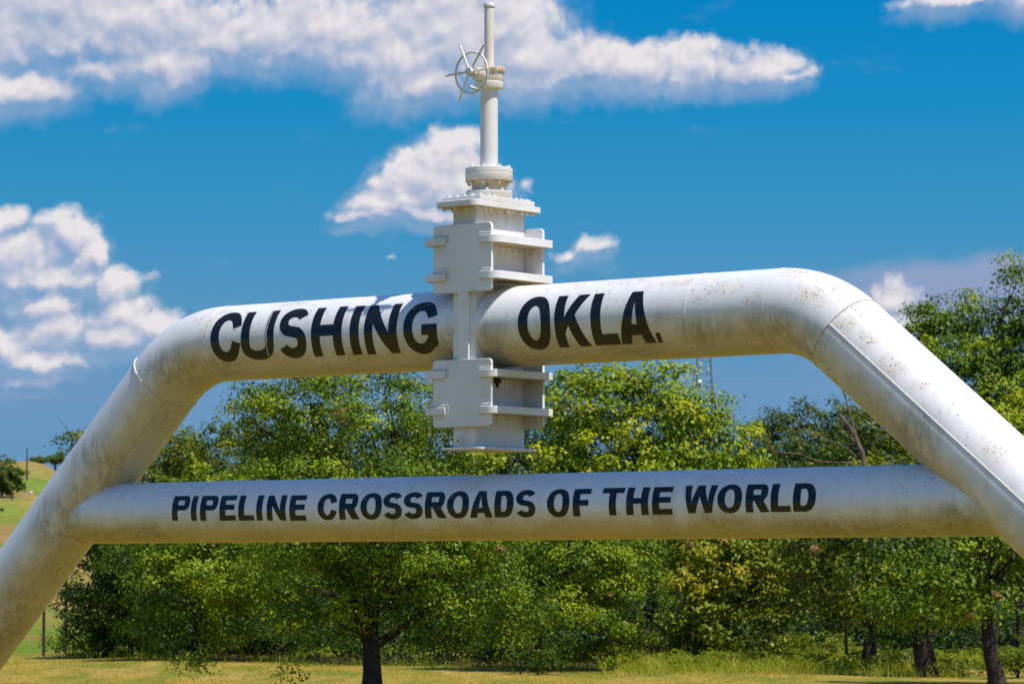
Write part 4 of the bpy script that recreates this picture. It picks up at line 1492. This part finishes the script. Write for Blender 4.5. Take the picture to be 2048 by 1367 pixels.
# dead standing wood
def dead_tree(name, label, D, px, branches, seed, fwd=0.0):
    rs = np.random.RandomState(seed)
    bx = (px - 1024) / F * D
    bz = float(ground_h(bx, D))
    root = thing(name, label, 'dead tree', (bx, D, bz), 0, 'dead trees without leaves')
    org = np.array([bx, D, bz])
    tp = MB()
    first = branches[0]
    pts = [np.array([bx, D, bz - .1])] + [np.array(at(x, y, D - fwd + (k - 1) * .12)) for k, (x, y) in enumerate(first[0])]
    tp.tube([p - org for p in pts], [first[1] * 1.5] + [first[1] * (1 - .5 * k / len(pts)) for k in range(len(pts) - 1)], 8)
    tp.build('trunk', M_DEADWOOD, root)
    for pl_, r in branches[1:]:
        m_ = MB()
        q = [np.array(at(x, y, D - fwd + .1 * math.sin(k * 2 + x))) for k, (x, y) in enumerate(pl_)]
        m_.tube([p - org for p in q], [r * (1 - .7 * k / len(q)) for k in range(len(q))], 6)
        for k in range(1, len(q)):
            e = q[k] + rs.normal(size=3) * .22 + np.array([0, 0, .12])
            m_.tube([p - org for p in limb_path(q[k], e, rs, .1, 0, 3)], [r * .35, r * .3, r * .22, r * .12], 4)
        m_.build('branch', M_DEADWOOD, root)
    return root


dead_tree('dead_tree', 'broken dead trunk rising under the right elbow of the pipe', 61.5, 1745,
          [([(1738, 1000), (1725, 905), (1708, 868), (1681, 831)], .045), ([(1712, 872), (1702, 835), (1693, 800), (1685, 775)], .022),
           ([(1728, 925), (1690, 893), (1640, 872), (1600, 860), (1582, 846)], .014), ([(1735, 945), (1700, 926), (1662, 925), (1630, 921), (1600, 908), (1548, 903), (1534, 884), (1548, 868)], .017),
           ([(1730, 900), (1750, 880), (1790, 862)], .012)], 5, 3.2)
dead_tree('dead_tree', 'tangle of bare dead branches low under the lower pipe, right of centre', 60.4, 1690,
          [([(1690, 1290), (1688, 1230), (1700, 1180), (1672, 1130), (1650, 1100)], .030), ([(1690, 1235), (1655, 1215), (1620, 1250), (1600, 1262)], .010), ([(1688, 1215), (1710, 1150), (1740, 1130)], .010),
           ([(1690, 1200), (1660, 1160), (1632, 1115), (1622, 1095)], .012), ([(1695, 1185), (1730, 1195), (1770, 1170)], .009)], 9)


# ------------------------------------------------------------------ grass
def blades(name, n, region, h0, h1, wd, mat, seed, lean=.25, mask=None):
    rs = np.random.RandomState(seed)
    x0, x1, y0, y1 = region
    x = rs.uniform(x0, x1, n)
    y = rs.uniform(y0, y1, n)
    if mask is not None:
        k = mask(x, y, rs)
        x, y = x[k], y[k]
        n = len(x)
    z = ground_h(x, y) - .01
    patch = np.clip(.5 + .4 * np.sin(x * 1.7 + 1) * np.sin(y * 1.1) * np.sin(x * .6 + y * .5) + .25 * np.sin(x * 6.3 + y * 2) * np.sin(y * 3.7), 0, 1)
    h = (h0 + (h1 - h0) * rs.uniform(0, 1, n) ** 1.8) * (.45 + .95 * patch)
    a = rs.uniform(0, 6.283, n)
    ln_ = rs.uniform(0, lean, n)
    dx, dy = np.cos(a) * ln_ * h, np.sin(a) * ln_ * h
    b2 = rs.uniform(0, 3.14, n)
    wx, wy = np.cos(b2) * wd * .5, np.sin(b2) * wd * .5
    p = np.stack([x, y, z], 1)
    v0 = p + np.stack([-wx, -wy, 0 * x], 1)
    v1 = p + np.stack([wx, wy, 0 * x], 1)
    m1 = p + np.stack([wx * .8 + dx * .35, wy * .8 + dy * .35, h * .6], 1)
    m0 = p + np.stack([-wx * .8 + dx * .35, -wy * .8 + dy * .35, h * .6], 1)
    t1 = p + np.stack([wx * .1 + dx, wy * .1 + dy, h], 1)
    t0 = p + np.stack([-wx * .1 + dx, -wy * .1 + dy, h], 1)
    vs = np.stack([v0, v1, m1, m0, t1, t0], 1).reshape(-1, 3)
    i = np.arange(n)[:, None] * 6
    fs = np.concatenate([np.concatenate([i, i + 1, i + 2, i + 3], 1), np.concatenate([i + 3, i + 2, i + 4, i + 5], 1)])
    tint = np.clip(.5 * patch + .5 * rs.uniform(0, 1, n), 0, 1)
    return fast_mesh(name, vs, fs, LM[mat], attrs={'tint': np.repeat(tint, 6)})


o = blades('tall_grass', 42000, (1.2, 7.8, 55.8, 66), .03, .31, .010, 'grass', 3, 1.0,
           lambda x, y, rs: (x > 1.7 + (y - 57) * .05 + np.sin(y * 3) * .25) & (rs.uniform(0, 1, len(x)) < np.clip((x - 1.2) / 2.0, .1, 1) * np.clip(.35 + .65 * np.sin(x * 3.1 + y) * np.sin(y * 1.3 + x * .7) + .3, .12, 1)
                                   * np.clip((y - 55.6) / 2.5, .12, 1)))
tag(o, 'tall seeding grass growing in front of the trees on the right', 'grass', kind='stuff')
rs = np.random.RandomState(31)
n_ = 420
wx_ = rs.uniform(1.6, 10.5, n_)
wy_ = rs.uniform(57.5, 66, n_)
wc_ = np.stack([wx_, wy_, ground_h(wx_, wy_) + rs.uniform(.02, .22, n_), rs.uniform(.10, .22, n_)], 1)
ug = bpy.data.objects.new('anchor', None)
o = leaves_mesh('broadleaf_weeds', wc_, 34, .07, LM['weed'], ug, rs, np.array([5.0, 64.0, -3.0]), .1)
bpy.data.objects.remove(ug)
tag(o, 'low broad leaved weeds mixed into the tall grass on the right', 'weeds', kind='stuff')
o = blades('short_grass', 45000, (-11, 5, 50, 72), .015, .05, .012, 'turf', 4, .9)
tag(o, 'short dry meadow grass in front of the trees', 'grass', kind='stuff')
o = blades('weeds', 7000, (-9.5, 3, 61, 70), .03, .24, .020, 'weed', 6, .9,
           lambda x, y, rs: (np.abs(y - (61.2 + (-x) * .85 + np.sin(x * 2) * .5)) < 1.0) & (rs.uniform(0, 1, len(x)) < .8))
tag(o, 'green weeds along the shaded foot of the trees', 'weeds', kind='stuff')


# ------------------------------------------------------------------ small far things
M_RPOST = simple_mat('rusty_steel', (.10, .045, .035), .8, .4, 12)
for (px, D, h, label) in ((91, 70.5, 2.3, 'rusty brown steel post standing clear at the meadow edge'), (135, 74.0, 2.7, 'taller rusty brown steel post half hidden by the dark evergreen')):
    x = (px - 1024) / F * D
    z = float(ground_h(x, D))
    t = thing('steel_post', label, 'post', (x, D, z), 0, 'rusty steel posts')
    MB().lathe([(.033, -.3), (.033, h)], seg=14).build('shaft', M_RPOST, t)
    MB().lathe([(.038, h - .02), (.038, h + .012), (.02, h + .025)], seg=14).build('cap', M_RPOST, t)

# utility pole on the hill
D = slope_D(53, 960)
x, _, zt = at(54, 898, D)
z = float(ground_h(x, D))
t = thing('utility_pole', 'thin weathered pole standing alone on the hillside', 'pole', (x, D, z))
MB().tube([(0, 0, -.5), (0, 0, (zt - z) * .5), (0.02, 0, zt - z)], [.16, .13, .10], 10).build('shaft', simple_mat('grey_wood', (.13, .09, .08), .9), t)
MB().lathe([(.12, zt - z - .06), (.12, zt - z + .04)], (.02, 0, 0), 10).build('pole_cap', M_BARK, t)

# oil field line on the slope
M_IRON = simple_mat('dark_iron', (.05, .035, .035), .7, .4, 5)
for (px0, px1, py, D, label) in ((-60, 30, 994, slope_D(20, 999), 'dark iron pipe with a standing valve on the far slope'), (-60, 9, 1020, slope_D(2, 1024), 'short dark iron pipe low on the slope at the left edge')):
    x0, _, z0 = at(px0, py, D)
    x1, _, z1 = at(px1, py, D)
    z = float(ground_h(x1, D))
    t = thing('field_pipe', label, 'pipe', ((x0 + x1) / 2, D, z))
    hx = (x1 - x0) / 2
    zz = max(z0 - z, .25)
    MB().tube([(-hx, 0, zz), (hx, 0, zz)], .11, 12).build('pipe', M_IRON, t)
    sup = MB()
    for xx in (-hx * .6, hx * .9):
        sup.box(xx - .06, xx + .06, -.06, .06, min(zz, 0) - .6, zz)
    sup.build('support', M_IRON, t)
    if px1 > 20:
        MB().lathe([(.05, zz), (.05, zz + .25), (.2, zz + .26), (.22, zz + .5), (.1, zz + .56)], (hx - .25, 0, 0), 12).build('valve', M_IRON, t)
D = slope_D(63, 994)
x, _, zt = at(63, 984, D)
z = float(ground_h(x, D))
mk = MB()
mk.lathe([(.03, 0), (.03, zt - z - .25)], seg=8)
mk.lathe([(.10, zt - z - .25), (.17, zt - z - .12), (.15, zt - z + .02), (.05, zt - z + .08)], seg=12)
mk = mk.build('marker', simple_mat('white_marker', (.8, .8, .76), .5, .05))
mk.location = (x, D, z)
tag(mk, 'small white marker on the green slope by the left leaning pipe', 'marker')

# lattice tower and the white ball
M_GALV = simple_mat('galvanised_steel', (.20, .27, .36), .5, .15, 3)
D = 500.0
xb = (1409 - 1024) / F * D
zb = float(ground_h(xb, D))
top = EYE + (HZ - 556) / F * D
t = thing('radio_tower', 'tall tapering steel lattice tower rising behind the trees', 'tower', (xb, D, zb))


def hw_at(zz):
    py = HZ - (zz - EYE) / D * F
    return max(.16, (2.6 + (py - 520) * .0525) * D / F)


legs = [(-1, -1), (1, -1), (1, 1), (-1, 1)]
for sx_, sy_ in legs:
    MB().tube([(sx_ * hw_at(zb), sy_ * hw_at(zb), 0), (sx_ * hw_at(top), sy_ * hw_at(top), top - zb)], .085, 6).build('leg', M_GALV, t)
br = MB()
zz = 0.3
i = 0
while zz < top - zb - .5:
    h_ = hw_at(zz + zb)
    st = max(.75, h_ * .95)
    h2 = hw_at(zz + st + zb)
    c1_ = [Vector((sx_ * h_, sy_ * h_, zz)) for sx_, sy_ in legs]
    c2_ = [Vector((sx_ * h2, sy_ * h2, zz + st)) for sx_, sy_ in legs]
    for k in range(4):
        br.tube([c1_[k], c1_[(k + 1) % 4]], .04, 4)
        br.tube([c1_[k], c2_[(k + 1) % 4]] if (i + k) % 2 else [c1_[(k + 1) % 4], c2_[k]], .03, 4)
    zz += st
    i += 1
br.build('bracing', M_GALV, t)

D = 470.0
x, _, zc_ = at(1399.5, 765, D)
z = float(ground_h(x, D))
t = thing('antenna_mast', 'slim mast topped by a white ball beside the lattice tower', 'mast', (x, D, z))
MB().tube([(0, 0, 0), (0, 0, (zc_ - z) * .5), (0, 0, zc_ - z - .3)], [.22, .16, .12], 10).build('pole', simple_mat('mast_paint', (.35, .36, .34), .6), t)
pr = [(.385 * math.sin(math.pi * k / 16) + .002, zc_ - z - .385 * math.cos(math.pi * k / 16)) for k in range(17)]
MB().lathe(pr, seg=28).build('radome', simple_mat('radome_white', (.8, .78, .74), .5, .04), t)
MB().lathe([(.2, zc_ - z - .52), (.24, zc_ - z - .48), (.16, zc_ - z - .36)], seg=14).build('collar', M_GALV, t)
